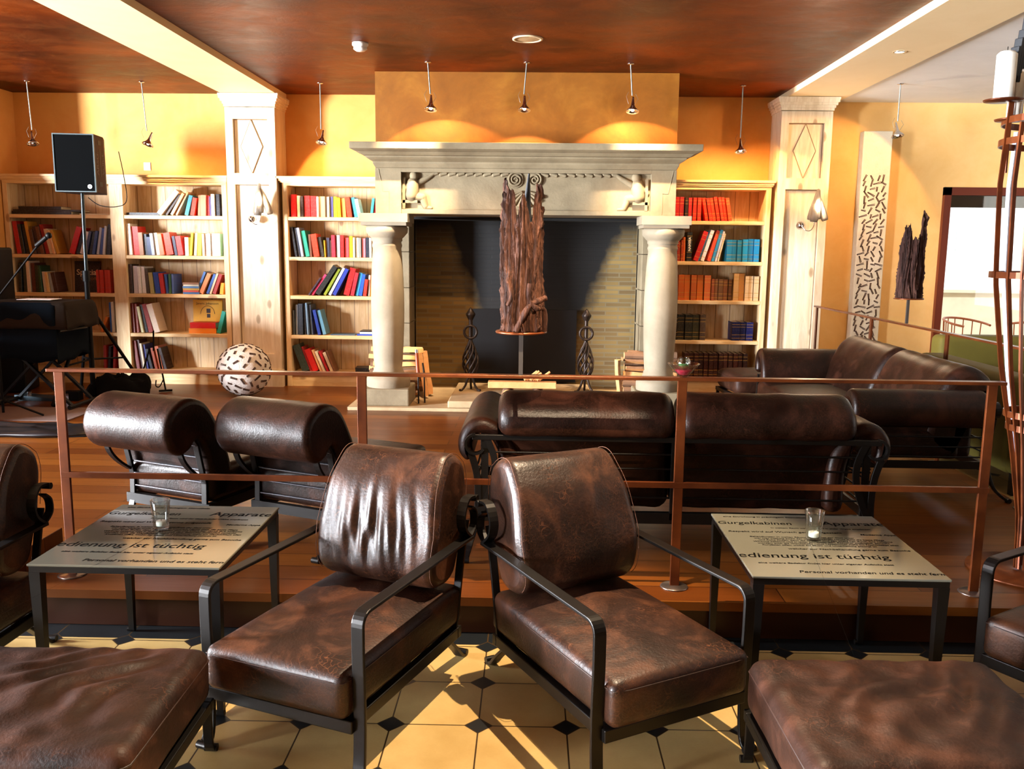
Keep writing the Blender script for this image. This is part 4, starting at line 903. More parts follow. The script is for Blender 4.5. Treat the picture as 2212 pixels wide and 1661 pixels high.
def tumbler(label, x, y, z, n=32, r=.036, sc=1.0, oct=False):
    nn = 8 if oct else n
    prof = [(0, 0), (r*.72, 0), (r*.76, .003), (r, .112), (r-.002, .114), (r-.004, .112), (r*.70, .014), (r*.66, .010), (0, .010)]
    m = MB(); m.lathe(prof, (0, 0, 0), n); o = m.build('glass_tumbler', GLASS); o.location = (x, y, z+.0006); tag(o, label, 'glass', None)
    return o
tumbler('clear glass tumbler standing on the left table', -1.405, 3.19, .545)
tumbler('clear glass tumbler standing on the right table', 1.06, 3.20, .545)
def tealight(label, x, y, z, tilt=0):
    t = thing('tealight', label, 'candle', (x, y, z)); MB().lathe([(0, 0), (.018, 0), (.0185, .001), (.0185, .017), (.017, .018), (0, .0175)], n=28).build('wax', WAX, t)
    MB().cyl((0, 0, .0175), (.001, 0, .024), .0008, n=6).build('wick', TXT, t); t.rotation_euler = (tilt, tilt*.6, 0); return t
tealight('white tealight inside the glass on the left table', -1.405, 3.19, .5575)
tealight('white tealight inside the glass on the right table', 1.06, 3.20, .5575)
# ------------------------------------------------------------------ things on the railing
def driftwood(label, loc, seed, tops, R=.095, spike=None, dark=False):
    t = thing('driftwood_sculpture', label, 'sculpture', loc); r = random.Random(seed)
    n = N('weathered_driftwood'); v = n.coord((10, 10, 1.2)); f = n.noise(v, 4, 7, .65, .7); g = n.noise(n.coord((40, 40, 3)), 3, 4)
    cc = [(.3, '140803'), (.46, '3c2014'), (.6, '643e2c'), (.78, '8c6450')] if not dark else [(.3, '100603'), (.5, '3c2018'), (.7, '6a4838'), (.85, '8a6a5a')]
    n.set(color=n.mix(n.math('MULTIPLY', g, .4), n.ramp(f, cc), '1c0a04'), rough=.72, spec=.2); n.bump(n.math('ADD', f, n.math('MULTIPLY', g, 1.5)), 1.0, .012)
    nt, nz = 260, 80; vs = []; fs = []
    def top(a):
        a %= 360
        for (a0, h0), (a1, h1) in zip(tops, tops[1:]+[(tops[0][0]+360, tops[0][1])]):
            if a0 <= a < a1: return h0+(h1-h0)*(a-a0)/(a1-a0)
        a += 360
        (a0, h0), (a1, h1) = tops[-1], (tops[0][0]+360, tops[0][1]); return h0+(h1-h0)*(a-a0)/(a1-a0)
    for layer in (0, 1):
        for j in range(nz+1):
            for i in range(nt):
                A = 360*i/nt; H = top(A)*(1+.035*noise.noise(Vector((i*.55, seed, 0)))+.02*noise.noise(Vector((i*1.9, seed, 3)))); z = H*j/nz; a = radians(A)
                w = 1.4*noise.noise(Vector((cos(a)*2, sin(a)*2, z*3+seed)))*2; gr = .011*(1-2.2*abs(sin(4.5*a+w+.9*sin(z*7)))**.5)+.007*(1-2*abs(sin(13*a+2*w+sin(z*12)))**.6)+.0035*(1-2*abs(sin(31*a+3*w+2*sin(z*17)))**.7)+.010*noise.noise(Vector((cos(a)*3, sin(a)*3, z*4)))
                rr = R*(1.0-.12*(z/.65))+gr-(.022 if layer else 0)*(1-.85*(j/nz)**3)
                vs.append((rr*cos(a), rr*sin(a), z))
    def id(l, j, i): return l*(nz+1)*nt+j*nt+i % nt
    for j in range(nz):
        for i in range(nt):
            fs.append((id(0, j, i), id(0, j, i+1), id(0, j+1, i+1), id(0, j+1, i))); fs.append((id(1, j, i+1), id(1, j, i), id(1, j+1, i), id(1, j+1, i+1)))
    for i in range(nt): fs.append((id(0, nz, i), id(0, nz, i+1), id(1, nz, i+1), id(1, nz, i))); fs.append((id(0, 0, i+1), id(0, 0, i), id(1, 0, i), id(1, 0, i+1)))
    m = MB(); m.add(vs, fs, 0, True)
    if not dark:
        m.tube(smooth_poly([(-.02, -.10, .005), (.0, -.105, .05), (.035, -.10, .11), (.085, -.07, .135), (.098, -.06, .14)], 4, False), [.012+.0015*sin(i*1.3) for i in range(17)], 10)
        m.tube(smooth_poly([(.035, -.10, .2), (.03, -.10, .14), (.06, -.09, .1), (.095, -.045, .09), (.098, -.04, .0)], 4, False), [.010+.002*sin(i) for i in range(17)], 10)
        m.tube(smooth_poly([(-.055, -.1, .2), (-.04, -.105, .15), (-.055, -.105, .11)], 4, False), [.008]*9, 8)
    m.build('weathered_trunk', n.m, t)
    if spike:
        (sx, sy), h0, h1 = spike; MB().tube([(sx, sy, h0), (sx+.003, sy, (h0+h1)/2-.05), (sx+.002, sy, (h0+h1)/2+.05), (sx+.012, sy, h1)], [.03, .03, .022, .004], 7).build('charred_spike', simple('charred_wood', '16191e', .55), t)
    MB().lathe([(0, -.001), (.106, -.001), (.108, -.005), (.106, -.010), (0, -.010)], n=48).build('steel_disc', RUST, t)
    MB().box(-.009, .009, -.009, .009, -.187 if not dark else -.194, -.010).build('stem', simple('grey_steel', '5a5450', .4, .7), t)
    return t
driftwood('upright hollow driftwood trunk on a steel disc, mounted on the front railing', (-.052, 3.68, 1.2725), 1,
          [(0, .50), (8, .45), (20, .35), (60, .30), (80, .42), (86, .46), (100, .34), (130, .35), (165, .42), (176, .58), (184, .62), (192, .60), (204, .56), (218, .57), (230, .58), (240, .56), (247, .47), (252, .45), (262, .52), (270, .56), (278, .55), (290, .50), (300, .44), (308, .46), (318, .55), (330, .60), (338, .59), (348, .52)], spike=((.012, .03), .2, .645))
driftwood('upright grey driftwood trunk on a steel disc, mounted on the platform edge railing', (2.84, 6.77, 1.2725), 5,
          [(0, .50), (15, .35), (40, .30), (80, .35), (110, .30), (150, .38), (180, .50), (195, .54), (210, .52), (225, .55), (238, .50), (246, .43), (260, .46), (274, .43), (286, .47), (300, .46), (312, .60), (320, .655), (327, .58), (340, .56), (350, .60)], dark=True)
bw = thing('glass_bowl', 'flared clear glass bowl filled with pink sand on the railing post', 'bowl', (.632, 3.68, 1.086))
MB().lathe([(0, 0), (.016, 0), (.020, .003), (.066, .055), (.068, .057), (.065, .057), (.018, .009), (0, .008)], n=40).build('bowl', GLASS, bw)
MB().lathe([(0, .0085), (.018, .0095), (.036, .028), (.03, .031), (0, .030)], n=32).build('pink_sand', simple('magenta_sand', 'c8104a', .9), bw)
gb = thing('glass_votive', 'round clear glass candle holder sitting in the pink sand', 'candle holder', (.632, 3.68, 1.118))
MB().lathe([(0, 0), (.016, .001), (.028, .014), (.03, .028), (.024, .044), (.020, .050), (.018, .050), (.022, .043), (.027, .028), (.025, .015), (.014, .004), (0, .003)], n=32).build('holder', GLASS, gb)
MB().lathe([(0, .0045), (.014, .005), (.022, .015), (.021, .022), (0, .022)], n=24).build('green_wax', simple('green_wax', '3c7a3a', .5), gb)
# tall candle stand
cs = thing('candle_stand', 'tall rusty steel floor candelabrum of bowed rods at the right edge', 'candelabrum', (2.28, 3.95, .16))
CSP = [(0, .035), (.25, .045), (.6, .11), (.95, .19), (1.34, .25), (1.74, .27), (2.15, .25)]
def prof_r(z):
    for (z0, r0), (z1, r1) in zip(CSP, CSP[1:]):
        if z <= z1: k = (z-z0)/(z1-z0); return r0+(r1-r0)*k
    return CSP[-1][1]
def bow(a, top, r0, mat=RUST, fl=True):
    P = []
    for i in range(25):
        u = i/24; z = .02+u*(top-.02); rr = prof_r(z)
        P.append((rr*cos(a), rr*sin(a), z))
    return MB().tube(P, 0, flat=(.020, .008), up=(cos(a), sin(a), 0)) if fl else MB().tube(P, .008, 8)
for k, (dg, tp) in enumerate(((180, 2.10), (199, 2.0), (213, 2.06), (240, 2.06), (285, 2.12), (320, 2.0), (0, 2.06), (45, 2.0), (112, 2.0), (80, 2.05))):
    bow(radians(dg), tp, .19, simple('silver_rod', 'b8bcd0', .3, .8) if k == 8 else RUST).build('bowed_rod', MATS['silver_rod'] if k == 8 else RUST, cs)
for z in (1.93, 2.02, 1.36, .74, .68):
    r = prof_r(z)
    MB().tube([(r*cos(2*pi*i/40), r*sin(2*pi*i/40), z) for i in range(40)], 0, closed=True, flat=(.028, .005), up=(0, 0, 1)).build('hoop', RUST, cs)
MB().lathe([(0, .0), (.24, 0), (.24, .012), (0, .012)], n=40).build('base_plate', RUST, cs)
CAND = []
for i, (dg, zt, ch, cr, lb) in enumerate(((182, 2.09, .20, .040, 'tall ivory pillar candle on the leftmost plate of the candelabrum'), (165, 2.02, .20, .032, 'ivory pillar candle on the lower plate of the candelabrum, behind the tall one'), (352, 2.06, .2, .04, 'ivory pillar candle on the far right plate of the candelabrum'))):
    a = radians(dg); r = .295 if i == 0 else .215; x, y = r*cos(a), r*sin(a)
    MB().lathe([(0, 0), (.075, .004), (.078, .010), (.073, .007), (0, .004)], (x, y, zt), 32).build('candle_plate', RUST, cs)
    c = thing('pillar_candle', lb, 'candle', (2.28+x, 3.95+y, .16+zt+.0065)); MB().lathe([(0, 0), (cr, 0), (cr, ch-.012), (cr-.012, ch), (.004, ch+.004), (0, ch+.004)], n=32).build('wax', WAX, c); MB().cyl((0, 0, ch), (0, 0, ch+.02), .0015, n=6).build('wick', TXT, c)
for i, (x, y, z, h, lb) in enumerate(((-.235, .03, 2.18, .26, 'charred black wood block spiked on the candelabrum, behind the tall candle'), (-.155, .0, 2.10, .18, 'charred black wood block spiked on the candelabrum at the photo edge'))):
    r = random.Random(i+4); m = MB()
    for k in range(4): m.box(-.03+k*.014, -.012+k*.016, -.02+.003*k, .022, .02*k*(k % 2), h*(.55+.15*k)+(.05 if k == 3 else 0))
    o = bevel(m.build('charred_wood_block', simple('charred_wood', '16191e', .55)), .004); o.location = (2.28+x, 3.95+y, .16+z); o.rotation_euler = (0, .12, .4); tag(o, lb, 'wood block')
    MB().cyl((x, y, 1.8), (x, y, z+.01), .006, n=8).build('spike', RUST, cs)
# ------------------------------------------------------------------ rod spotlights
def rod_lamp(label, x, y, zc, zl, dx=0, tilt=0, on=None):
    t = thing('spotlight', label, 'spotlight', (x, y, zc)); h = zl-zc
    MB().lathe([(0, -.0005), (.028, -.0005), (.030, -.006), (.012, -.012), (0, -.012)], n=24).build('ceiling_plate', CHROME, t)
    MB().cyl((0, 0, -.01), (dx, 0, h+.13), .0055, n=8).build('rod', simple('satin_steel', '9aa09a', .35, .8), t)
    H = thing('x', None, None); bpy.data.objects.remove(H)
    M = Matrix.Translation((dx+.005, -.01, h)) @ Matrix.Rotation(tilt, 4, 'Y') @ Matrix.Rotation(-.25, 4, 'X')
    m = MB(); m.lathe([(0, .13), (.008, .125), (.012, .09), (.018, .05), (.028, .03), (.05, .008), (.056, -.004), (.053, -.006), (.046, .006), (.024, .025), (0, .03)], n=28, M=M); hd = m.build('lamp_head', CHROME, t)
    MB().sphere((0, 0, .012), .014, 12, 8, M=M).build('bulb', BULB if on else simple('unlit_bulb', 'b0a8a0', .2), hd)
    m = MB(); m.tube([(dx-.03, 0, h+.16), (dx-.05, -.01, h+.12), (dx-.03, -.01, h+.06)], .0015, 5); m.tube([(dx+.03, 0, h+.14), (dx+.05, -.01, h+.10), (dx+.02, -.01, h+.05)], .0015, 5); m.build('wire', simple('steel_wire', '80786a', .4, .8), t)
    return t
rod_lamp('chrome rod spotlight above the black loudspeaker, furthest left', -4.93, 8.72, 3.16, 2.57, .02, -.2)
rod_lamp('chrome rod spotlight between the loudspeaker and the left pilaster', -3.81, 8.72, 3.16, 2.57, .03, .3, 1)
rod_lamp('chrome rod spotlight above the bookcase between left pilaster and fireplace', -2.08, 8.72, 3.16, 2.60, 0, .1, 1)
rod_lamp('chrome rod spotlight over the left part of the mantel shelf', -.925, 7.73, 3.16, 2.77, .02, 0, 1)
rod_lamp('chrome rod spotlight over the middle of the mantel shelf', -.09, 7.73, 3.16, 2.77, -.02, 0, 1)
rod_lamp('chrome rod spotlight over the right part of the mantel shelf', .785, 7.75, 3.16, 2.77, .02, .05, 1)
rod_lamp('chrome rod spotlight above the bookcase right of the fireplace', 1.95, 8.72, 3.16, 2.55, 0, 0, 1)
rod_lamp('chrome rod spotlight hanging from the white ceiling on the right', 3.28, 8.35, 3.12, 2.66, 0, -.1, 1)
for x, y, z, tx, ty, tz, p, an in ((-3.78, 8.70, 2.55, -3.45, 9.15, 2.2, 60, 100), (-2.08, 8.68, 2.58, -1.85, 9.1, 2.25, 90, 116),
        (-.905, 7.72, 2.75, -.86, 7.97, 2.35, 85, 118), (-.11, 7.72, 2.75, -.10, 7.84, 2.35, 75, 112), (.805, 7.73, 2.75, .84, 7.98, 2.35, 85, 118), (1.95, 8.70, 2.53, 2.05, 9.05, 2.2, 80, 128), (3.29, 8.33, 2.62, 3.0, 8.9, 2.15, 60, 118)):
    spot('halogen', (x, y, z), (tx, ty, tz), p, WARM, an, .12, .015)
# spots raking the lintel, columns and hearth
spot('halogen', (-1.02, 7.2, 3.1), (-1.13, 7.95, 2.07), 1000, HALO, 44, 1.0, .02)
spot('halogen', (.86, 7.2, 3.1), (.95, 7.95, 2.07), 850, HALO, 44, 1.0, .02)
spot('halogen', (-.1, 6.2, 3.12), (-.6, 8.6, .2), 230, WARM, 46, .7, .03)
spot('halogen', (.9, 6.4, 3.12), (.9, 8.9, .6), 120, WARM, 40, .7, .03)
spot('halogen', (-2.6, 6.6, 3.1), (-2.9, 7.8, .16), 180, WARM, 70, .8, .03)
# wall sconces
def sconce(label, x, z, y=8.97):
    t = thing('wall_sconce', label, 'wall lamp', (x, y, z))
    M = Matrix.Rotation(pi/2, 4, 'X'); MB().lathe([(0, .05), (.018, .048), (.034, .03), (.042, .008), (.042, 0.003), (0, 0.003)], n=28, M=M).build('wall_boss', CHROME, t)
    P = smooth_poly([(0, -.05, 0), (.03, -.07, -.045), (.075, -.09, -.05), (.105, -.10, .0), (.105, -.10, .07)], 5, False); MB().tube(P, .0045, 8).build('curved_arm', CHROME, t)
    gm = N('smoked_ribbed_glass'); gm.set(color=(.62, .56, .48), rough=.25, trans=.75, ior=1.25); gm = gm.m
    for k, (dx, rot, L) in enumerate(((.045, -.20, 1.0), (.105, .02, .95), (.165, .30, 1.05), (.10, -.08, 1.25))):
        top = Vector((.12, -.10-.03*(k % 2), .30 if k < 3 else .35)); M2 = Matrix.Translation(top) @ Matrix.Rotation(-rot*1.15, 4, 'Y') @ Matrix.Scale(L, 4); m = MB()
        m.lathe([(.004, 0), (.014, -.01), (.026, -.07), (.033, -.16), (.034, -.23), (.028, -.255), (.022, -.25), (.027, -.22), (.026, -.15), (.018, -.06), (.006, -.01)], n=16, M=M2); m.build('glass_tube', gm, t)
    MB().sphere((.115, -.11, .19), .022, 12, 8).build('bulb', BULB, t)
    point('halogen', (x+.115, y-.17, z+.19), 40, HALO, .02)
    return t
sconce('lit wall lamp with glass tubes on the left pilaster', -2.854, 1.875)
sconce('lit wall lamp with glass tubes on the right pilaster', 2.639, 1.867)
D = dup
# ceiling fittings
t = thing('smoke_detector', 'white round smoke detector on the rust-coloured ceiling', 'smoke detector', (-1.364, 7.05, 3.159))
MB().lathe([(0, -.0), (.062, -.0), (.062, -.018), (.05, -.03), (.05, -.034), (.03, -.05), (0, -.052)], n=32).build('housing', simple('white_plastic', 'e6e2dc', .4), t)
MB().lathe([(.051, -.036), (.053, -.046), (.034, -.060), (0, -.062)], n=32).build('sensor_dome', MATS['white_plastic'], t)
t = thing('ceiling_loudspeaker', 'flat round cream ceiling loudspeaker above the fireplace', 'loudspeaker', (-.075, 6.88, 3.159))
MB().lathe([(.115, -.0005), (.115, -.007), (.095, -.010), (.092, -.004)], n=40).build('rim', simple('cream_metal', 'd8c09a', .5), t); MB().lathe([(.094, -.004), (.05, -.007), (0, -.008)], n=40).build('grille', simple('beige_grille', 'b89a70', .6), t)
t = thing('downlight', 'small lit recessed downlight in the right-hand beam', 'downlight', (2.72, 6.99, 3.104)); MB().lathe([(.045, -.0005), (.045, -.004), (.034, -.005)], n=28).build('trim_ring', CHROME, t); MB().lathe([(.034, -.003), (0, -.002)], n=24).build('lamp', emis('downlight_glow', (1, .9, .75), 8), t)
t = tag(MB().box(-.035, .035, -.006, 0, -.04, .04).build('wall_socket', simple('white_plastic', 'e6e2dc', .4)), 'small white wall plate above the corner bookcase', 'wall plate'); t.location = (-4.08, 9.378, 2.42)
# ------------------------------------------------------------------ stage equipment on the left
sp = thing('loudspeaker', 'black PA loudspeaker with lettered side on a tall stand', 'loudspeaker', (-4.06, 8.34, 2.08), .14)
SPK = simple('speaker_side', '2e1808', .7, spec=.15)
bevel(MB().prism([(-.36, -.16), (0, -.16), (.0, .08), (-.06, .30), (-.30, .30), (-.36, .08)], 2, .0, .52).build('cabinet', SPK, sp), .008)
bevel(MB().box(-.35, -.01, -.175, -.161, .012, .508).build('front_grille', simple('speaker_grille', '040506', .9, spec=.05), sp), .004)
m = MB()
for a, b, c, d in ((-.36, 0, 0, .010), (-.36, 0, .51, .52), (-.36, -.350, .01, .51), (-.010, 0, .01, .51)): m.box(a, b, -.182, -.1605, c, d)
m.build('grille_frame', simple('grey_trim', '3a4a4e', .5), sp)
MB().cyl((-.055, -.181, .05), (-.055, -.1755, .05), .020, n=28).build('round_badge', simple('silver_badge', 'c8ccd0', .35, .3), sp)
text_mesh('badge_mark', 'V', .022, BLACK, sp, MT(-.062, -.1815, .042), bold=.0006)
m = MB(); m.box(-.005, .0015, -.075, .005, .435, .475); m.box(-.005, .0015, -.045, -.02, .15, .40); m.box(-.005, .0015, -.08, -.005, .06, .10); m.build('handle_recess', BLACK, sp)
LM = simple('stencil_brown', '1e0e06', .6)
RT = Matrix.Rotation(pi/2, 4, 'Z') @ Matrix.Rotation(pi/2, 4, 'X')
text_mesh('side_lettering', '.ARSG.', .08, LM, sp, Matrix.Translation((.0012, -.085, .14)) @ Matrix.Rotation(pi/2, 4, 'Z') @ Matrix.Rotation(pi/2, 4, 'X') @ Matrix.Rotation(pi/2, 4, 'Z'), bold=.001)
text_mesh('side_lettering', 'VOICE', .07, LM, sp, Matrix.Translation((.0012, .06, .17)) @ Matrix.Rotation(pi/2, 4, 'Z') @ Matrix.Rotation(pi/2, 4, 'X') @ Matrix.Rotation(pi/2, 4, 'Z'), bold=.001)
st = thing('speaker_stand', 'black tripod stand carrying the PA loudspeaker', 'stand', (-4.235, 8.27, .16))
MB().cyl((0, 0, 1.0), (0, .02, 1.918), .017, n=16).build('upper_pole', simple('blue_black_steel', '1c2428', .3, .6), st)
MB().cyl((0, 0, .03), (0, 0, 1.15), .024, n=16).build('lower_pole', BLACK, st)
MB().cyl((0, 0, 1.1), (0, 0, 1.2), .034, n=16).build('collar', BLACK, st); MB().cyl((0, 0, .78), (0, 0, .86), .04, n=16).build('collar', BLACK, st)
for x, y in ((.30, .42), (-.30, .35), (-.05, -.62)):
    MB().cyl((x*.08, y*.08, .82), (x*1.0, y*1.0, .04), .016, n=10).build('leg', BLACK, st); MB().cyl((0, 0, .36), (x*.62, y*.62, .345), .009, n=8).build('brace', BLACK, st)
    MB().sphere((x, y, .026), .024, 10, 8).build('rubber_foot', BLACK, st)
tag(MB().tube(smooth_poly([(-3.92, 8.4, 2.47), (-3.875, 8.38, 2.25), (-3.86, 8.38, 2.02), (-3.95, 8.36, 1.96), (-4.10, 8.34, 1.97), (-4.20, 8.33, 2.04)], 6, False), .004, 6).build('speaker_cable', BLACK), 'thin black cable looping below the PA loudspeaker', 'cable')
o = MB().box(-.16, .16, -.2, .2, 0, .55).build('stage_monitor', BLACK); bevel(o, .02); o.location = (-5.16, 8.55, .16); o.rotation_euler = (0, 0, .2)
tag(o, 'low black equipment case beside the cloth-covered table', 'case')
o = MB().box(-.22, .22, -.15, .15, 0, .62).build('loudspeaker', BLACK); bevel(o, .02); o.location = (-5.02, 7.92, .95); o.rotation_euler = (0, 0, .1)
tag(o, 'tall black speaker box cut off by the left photo edge', 'loudspeaker')
o2 = thing('equipment_stand', 'black stand under the speaker box at the left photo edge', 'stand', (-5.02, 7.92, .16)); MB().cyl((0, 0, 0.02), (0, 0, .788), .03, n=12).build('pole', BLACK, o2); MB().lathe([(0, 0), (.2, 0), (.2, .02), (0, .03)], n=24).build('base', BLACK, o2)
o = thing('shade_case_stack', 'tall black flight case stack added out of view to shade the stage equipment', 'flight case', (-5.75, 6.28, .16))  # unseen stack added to block window light from the instrument and cloths
for k in range(2): bevel(MB().box(-.25, .25, -.36, .36, .02+k*.62, .62+k*.62).build('case', BLACK, o), .02)
# keyboard stand with cloth
ks = thing('keyboard_stand', 'folding X-shaped metal stand under the dark cloth', 'stand', (-4.42, 7.75, .16))
SM = simple('slate_metal', '12181c', .4, .6)
for y in (-.18, .18):
    for s in (-1, 1):
        MB().tube([(-s*.36, y+.02*s, .03), (s*.30, y+.02*s, .70)], 0, flat=(.035, .02), up=(0, 1, 0)).build('cross_tube', SM, ks)
for s in (-1, 1): MB().cyl((s*.36, -.26, .03), (s*.36, .26, .03), .018, n=10).build('foot_bar', SM, ks); MB().cyl((s*.30, -.24, .70), (s*.30, .24, .70), .016, n=10).build('top_bar', SM, ks)
kb = tag(bevel(MB().box(-.38, .34, -.24, .24, 0, .22).build('covered_keyboard', BLACK), .01), 'boxy instrument hidden under the charcoal cloth', 'instrument'); kb.location = (-4.40, 7.75, .88)
def drape(name, label, cat, mat, x0, x1, y0, y1, z, drop, seed, amp=.02):
    m = MB(); n = 30; e = .05; vs = []
    g = [i/n for i in range(n+1)]
    R = random.Random(seed)
    def pt(u, v):
        X = x0-drop+(x1-x0+2*drop)*u; Y = y0-drop+(y1-y0+2*drop)*v
        ox = max(x0-X, X-x1, 0); oy = max(y0-Y, Y-y1, 0); o = max(ox, oy)
        px = min(max(X, x0), x1); py = min(max(Y, y0), y1); w = noise.noise(Vector((X*5, Y*5, seed)))
        if ox > 0: px += (-1 if X < x0 else 1)*(.012+amp*o/drop*(1+w))
        if oy > 0: py += (-1 if Y < y0 else 1)*(.012+amp*o/drop*(1+w*1.5))
        zz = z+.004-o*(1-.12*(w+.3)); return (px, py, zz)
    vs = [pt(u, v) for v in g for u in g]
    fs = [(j*(n+1)+i, j*(n+1)+i+1, (j+1)*(n+1)+i+1, (j+1)*(n+1)+i) for j in range(n) for i in range(n)]
    m.add(vs, fs, 0, True); o = m.build(name, mat); so = o.modifiers.new('cloth', 'SOLIDIFY'); so.thickness = .003; so.offset = 1; return tag(o, label, cat)
drape('table_cloth', 'charcoal cloth draped over the instrument in front of the corner bookcase', 'cloth', CLOTHG, -4.79, -4.05, 7.50, 8.0, 1.105, .24, 3)
drape('under_cloth', 'blue-black cloth hanging lower beneath the charcoal cloth', 'cloth', simple('navy_cloth', '081018', .95, spec=.08), -4.62, -4.14, 7.49, 8.01, 1.099, .52, 8, .004)
o = tag(MB().box(-.15, .15, -.1, .1, 0, .004).build('sheet_of_paper', PAPER), 'white sheet of paper lying on the charcoal cloth', 'paper'); o.location = (-4.40, 7.74, 1.118); o.rotation_euler = (0, 0, .05)
ms = thing('microphone_stand', 'black microphone boom stand at the left photo edge', 'microphone stand', (-4.42, 7.12, .16))
MB().cyl((0, 0, .05), (0, 0, 1.02), .011, n=10).build('pole', BLACK, ms); MB().cyl((-.10, 0, .86), (.33, .12, 1.44), .008, n=8).build('boom', BLACK, ms)
MB().sphere((0, 0, .965), .028, 12, 8).build('clutch', BLACK, ms); MB().cyl((.31, .12, 1.43), (.40, .12, 1.50), .019, n=12).sphere((.42, .12, 1.515), .026, 12, 8).build('microphone', BLACK, ms)
for a in (20, 140, 260): MB().cyl((0, 0, .16), (.30*cos(radians(a)), .30*sin(radians(a)), .012), .009, n=8).build('leg', BLACK, ms)
def blob(name, label, cat, mat, loc, rx, ry, h, seed, bump=.35, rz=0):
    m = MB(); nu, nv = 40, 14; vs = []
    for j in range(nv+1):
        ph = (pi/2)*j/nv
        for i in range(nu):
            a = 2*pi*i/nu; k = 1+bump*noise.noise(Vector((cos(a)*1.6, sin(a)*1.6, seed+ph))); r = cos(ph)**.6
            vs.append((rx*r*k*cos(a), ry*r*k*sin(a), max(0, h*sin(ph)*(1+bump*1.4*noise.noise(Vector((r*cos(a)*3, r*sin(a)*3, seed+5)))))))
    fs = [(j*nu+i, j*nu+(i+1) % nu, (j+1)*nu+(i+1) % nu, (j+1)*nu+i) for j in range(nv) for i in range(nu)]+[tuple(reversed(range(nu)))]
    m.add(vs, fs, 0, True); o = m.build(name, mat); o.location = loc; o.rotation_euler = (0, 0, rz); return tag(o, label, cat)
blob('black_bag', 'flat black cloth bag on the floor in front of the mic stand', 'bag', simple('glossy_black_nylon', '090a0e', .4), (-3.86, 6.62, .161), .62, .22, .05, 2, .45)
blob('black_bag', 'crumpled black bag on the floor beside the speaker stand', 'bag', CLOTH, (-3.98, 8.32, .161), .30, .13, .19, 6, .5, .3)
o = tag(MB().box(-.7, .7, -.3, .3, 0, .006).build('rug', simple('grey_rug', '6a5852', .95)), 'thin grey mat on the floorboards under the stage equipment', 'mat'); o.location = (-4.55, 7.33, .1605)
t = thing('effect_pedal', 'flat grey effect pedal board on the floor below the cloth', 'pedal', (-4.62, 8.02, .161)); bevel(MB().prism([(-.20, 0), (.20, 0), (.20, .02), (-.20, .055)], 1, -.07, .07).build('housing', simple('steel_blue_metal', '2c3c44', .4, .5), t), .004); MB().cyl((-.1, 0, .04), (-.1, 0, .075), .02, n=16).build('foot_switch', CHROME, t)
t = thing('power_adapter', 'small black power box on the floor by the speaker stand', 'adapter', (-4.30, 8.02, .161)); bevel(MB().box(-.07, .07, -.05, .05, 0, .09).build('housing', BLACK, t), .006); MB().box(-.072, -.02, -.052, -.05, .01, .07).build('label_plate', CHROME, t)
m = MB()
for k in range(4): m.tube([((.10+.006*k)*cos(2*pi*i/36), (.06+.004*k)*sin(2*pi*i/36), .006+.006*k) for i in range(36)], .004, 6, closed=True)
o = tag(m.build('cable_coil', BLACK), 'coil of black cable on the floor behind the lounge chairs', 'cable'); o.location = (-3.93, 8.12, .161)
gs = thing('guitar_stand', 'folding black guitar stand on the floor in front of the corner bookcase', 'guitar stand', (-3.80, 8.66, .16))
for s in (-1, 1):
    lg = MB().tube([(s*.04, 0, .42), (s*.14, -.09, .02)], .009, 8).build('leg', BLACK, gs); MB().tube([(s*.14-.055, -.12, .013), (s*.14+.055, -.06, .013)], .011, 8).build('foot', BLACK, lg)
    MB().tube(smooth_poly([(s*.11, -.06, .12), (s*.10, -.13, .06), (s*.08, -.17, .07), (s*.085, -.17, .13)], 4, False), .006, 7).build('hook', BLACK, lg)
MB().tube([(0, .02, .60), (0, 0, .40)], .009, 8).build('neck', BLACK, gs)
# ------------------------------------------------------------------ floor ball lamp and wall panel with driftwood inlay
def twigs_on(name, parent, gen, n, seed):
    r = random.Random(seed); m = MB()
    for k in range(n):
        M, L, w = gen(r, k)
        for q in range(2):
            m.box(-L/2, L/2, -w/2+q*w*1.3, w/2+q*w*1.3-.001, -.004, .0045, 0, M @ Matrix.Rotation(.06*q, 4, 'Z'))
    o = m.build(name, simple('dark_twigs', '4a3426', .8), parent); o['kind'] = 'stuff'; return o
BALLM = plaster('white_paper_plaster', [(.3, 'ddd6ca'), (.7, 'f4f0ea')], .6, 14, .9)
b = thing('decorative_ball', 'white plaster floor ball inlaid with brown twigs by left pilaster', 'ornament', (-2.82, 8.44, .16+.253))
m = MB(); m.sphere((0, 0, 0), .252, 64, 40); m.v = [tuple(Vector(v)*(1+.012*noise.noise(Vector(v)*22))) for v in m.v]; m.build('shell', BALLM, b)
def gball(r, k):
    ph = math.acos(1-2*(k+.5)/120); th = k*2.39996; nrm = Vector((sin(ph)*cos(th), sin(ph)*sin(th), cos(ph)))
    q = nrm.to_track_quat('Z', 'Y').to_matrix().to_4x4(); return Matrix.Translation(nrm*.2535) @ q @ Matrix.Rotation(r.uniform(0, pi), 4, 'Z'), r.uniform(.035, .08), .008
twigs_on('twig_inlay', b, gball, 120, 4)
PANM = plaster('sand_coloured_plaster', [(.3, 'cfc4ac'), (.7, 'ded4bd')], .8, 8, .5)
b = thing('wall_stele', 'tall narrow sand-coloured stele inlaid with twigs against the yellow wall', 'stele', (3.45, 9.30, 0))
bevel(MB().box(-.145, .145, -.06, .06, .0, 2.82).build('slab', PANM, b), .008)
def gpan(r, k):
    row, c = divmod(k, 4); return Matrix.Translation((-.095+c*.063+r.uniform(-.015, .015), -.0605, .12+row*.0545)) @ Matrix.Rotation(pi/2, 4, 'X') @ Matrix.Rotation(r.choice((.3, -.4, 1.2, 1.5, -1.1, 1.0))+r.uniform(-.2, .2), 4, 'Z'), r.uniform(.045, .085), .007
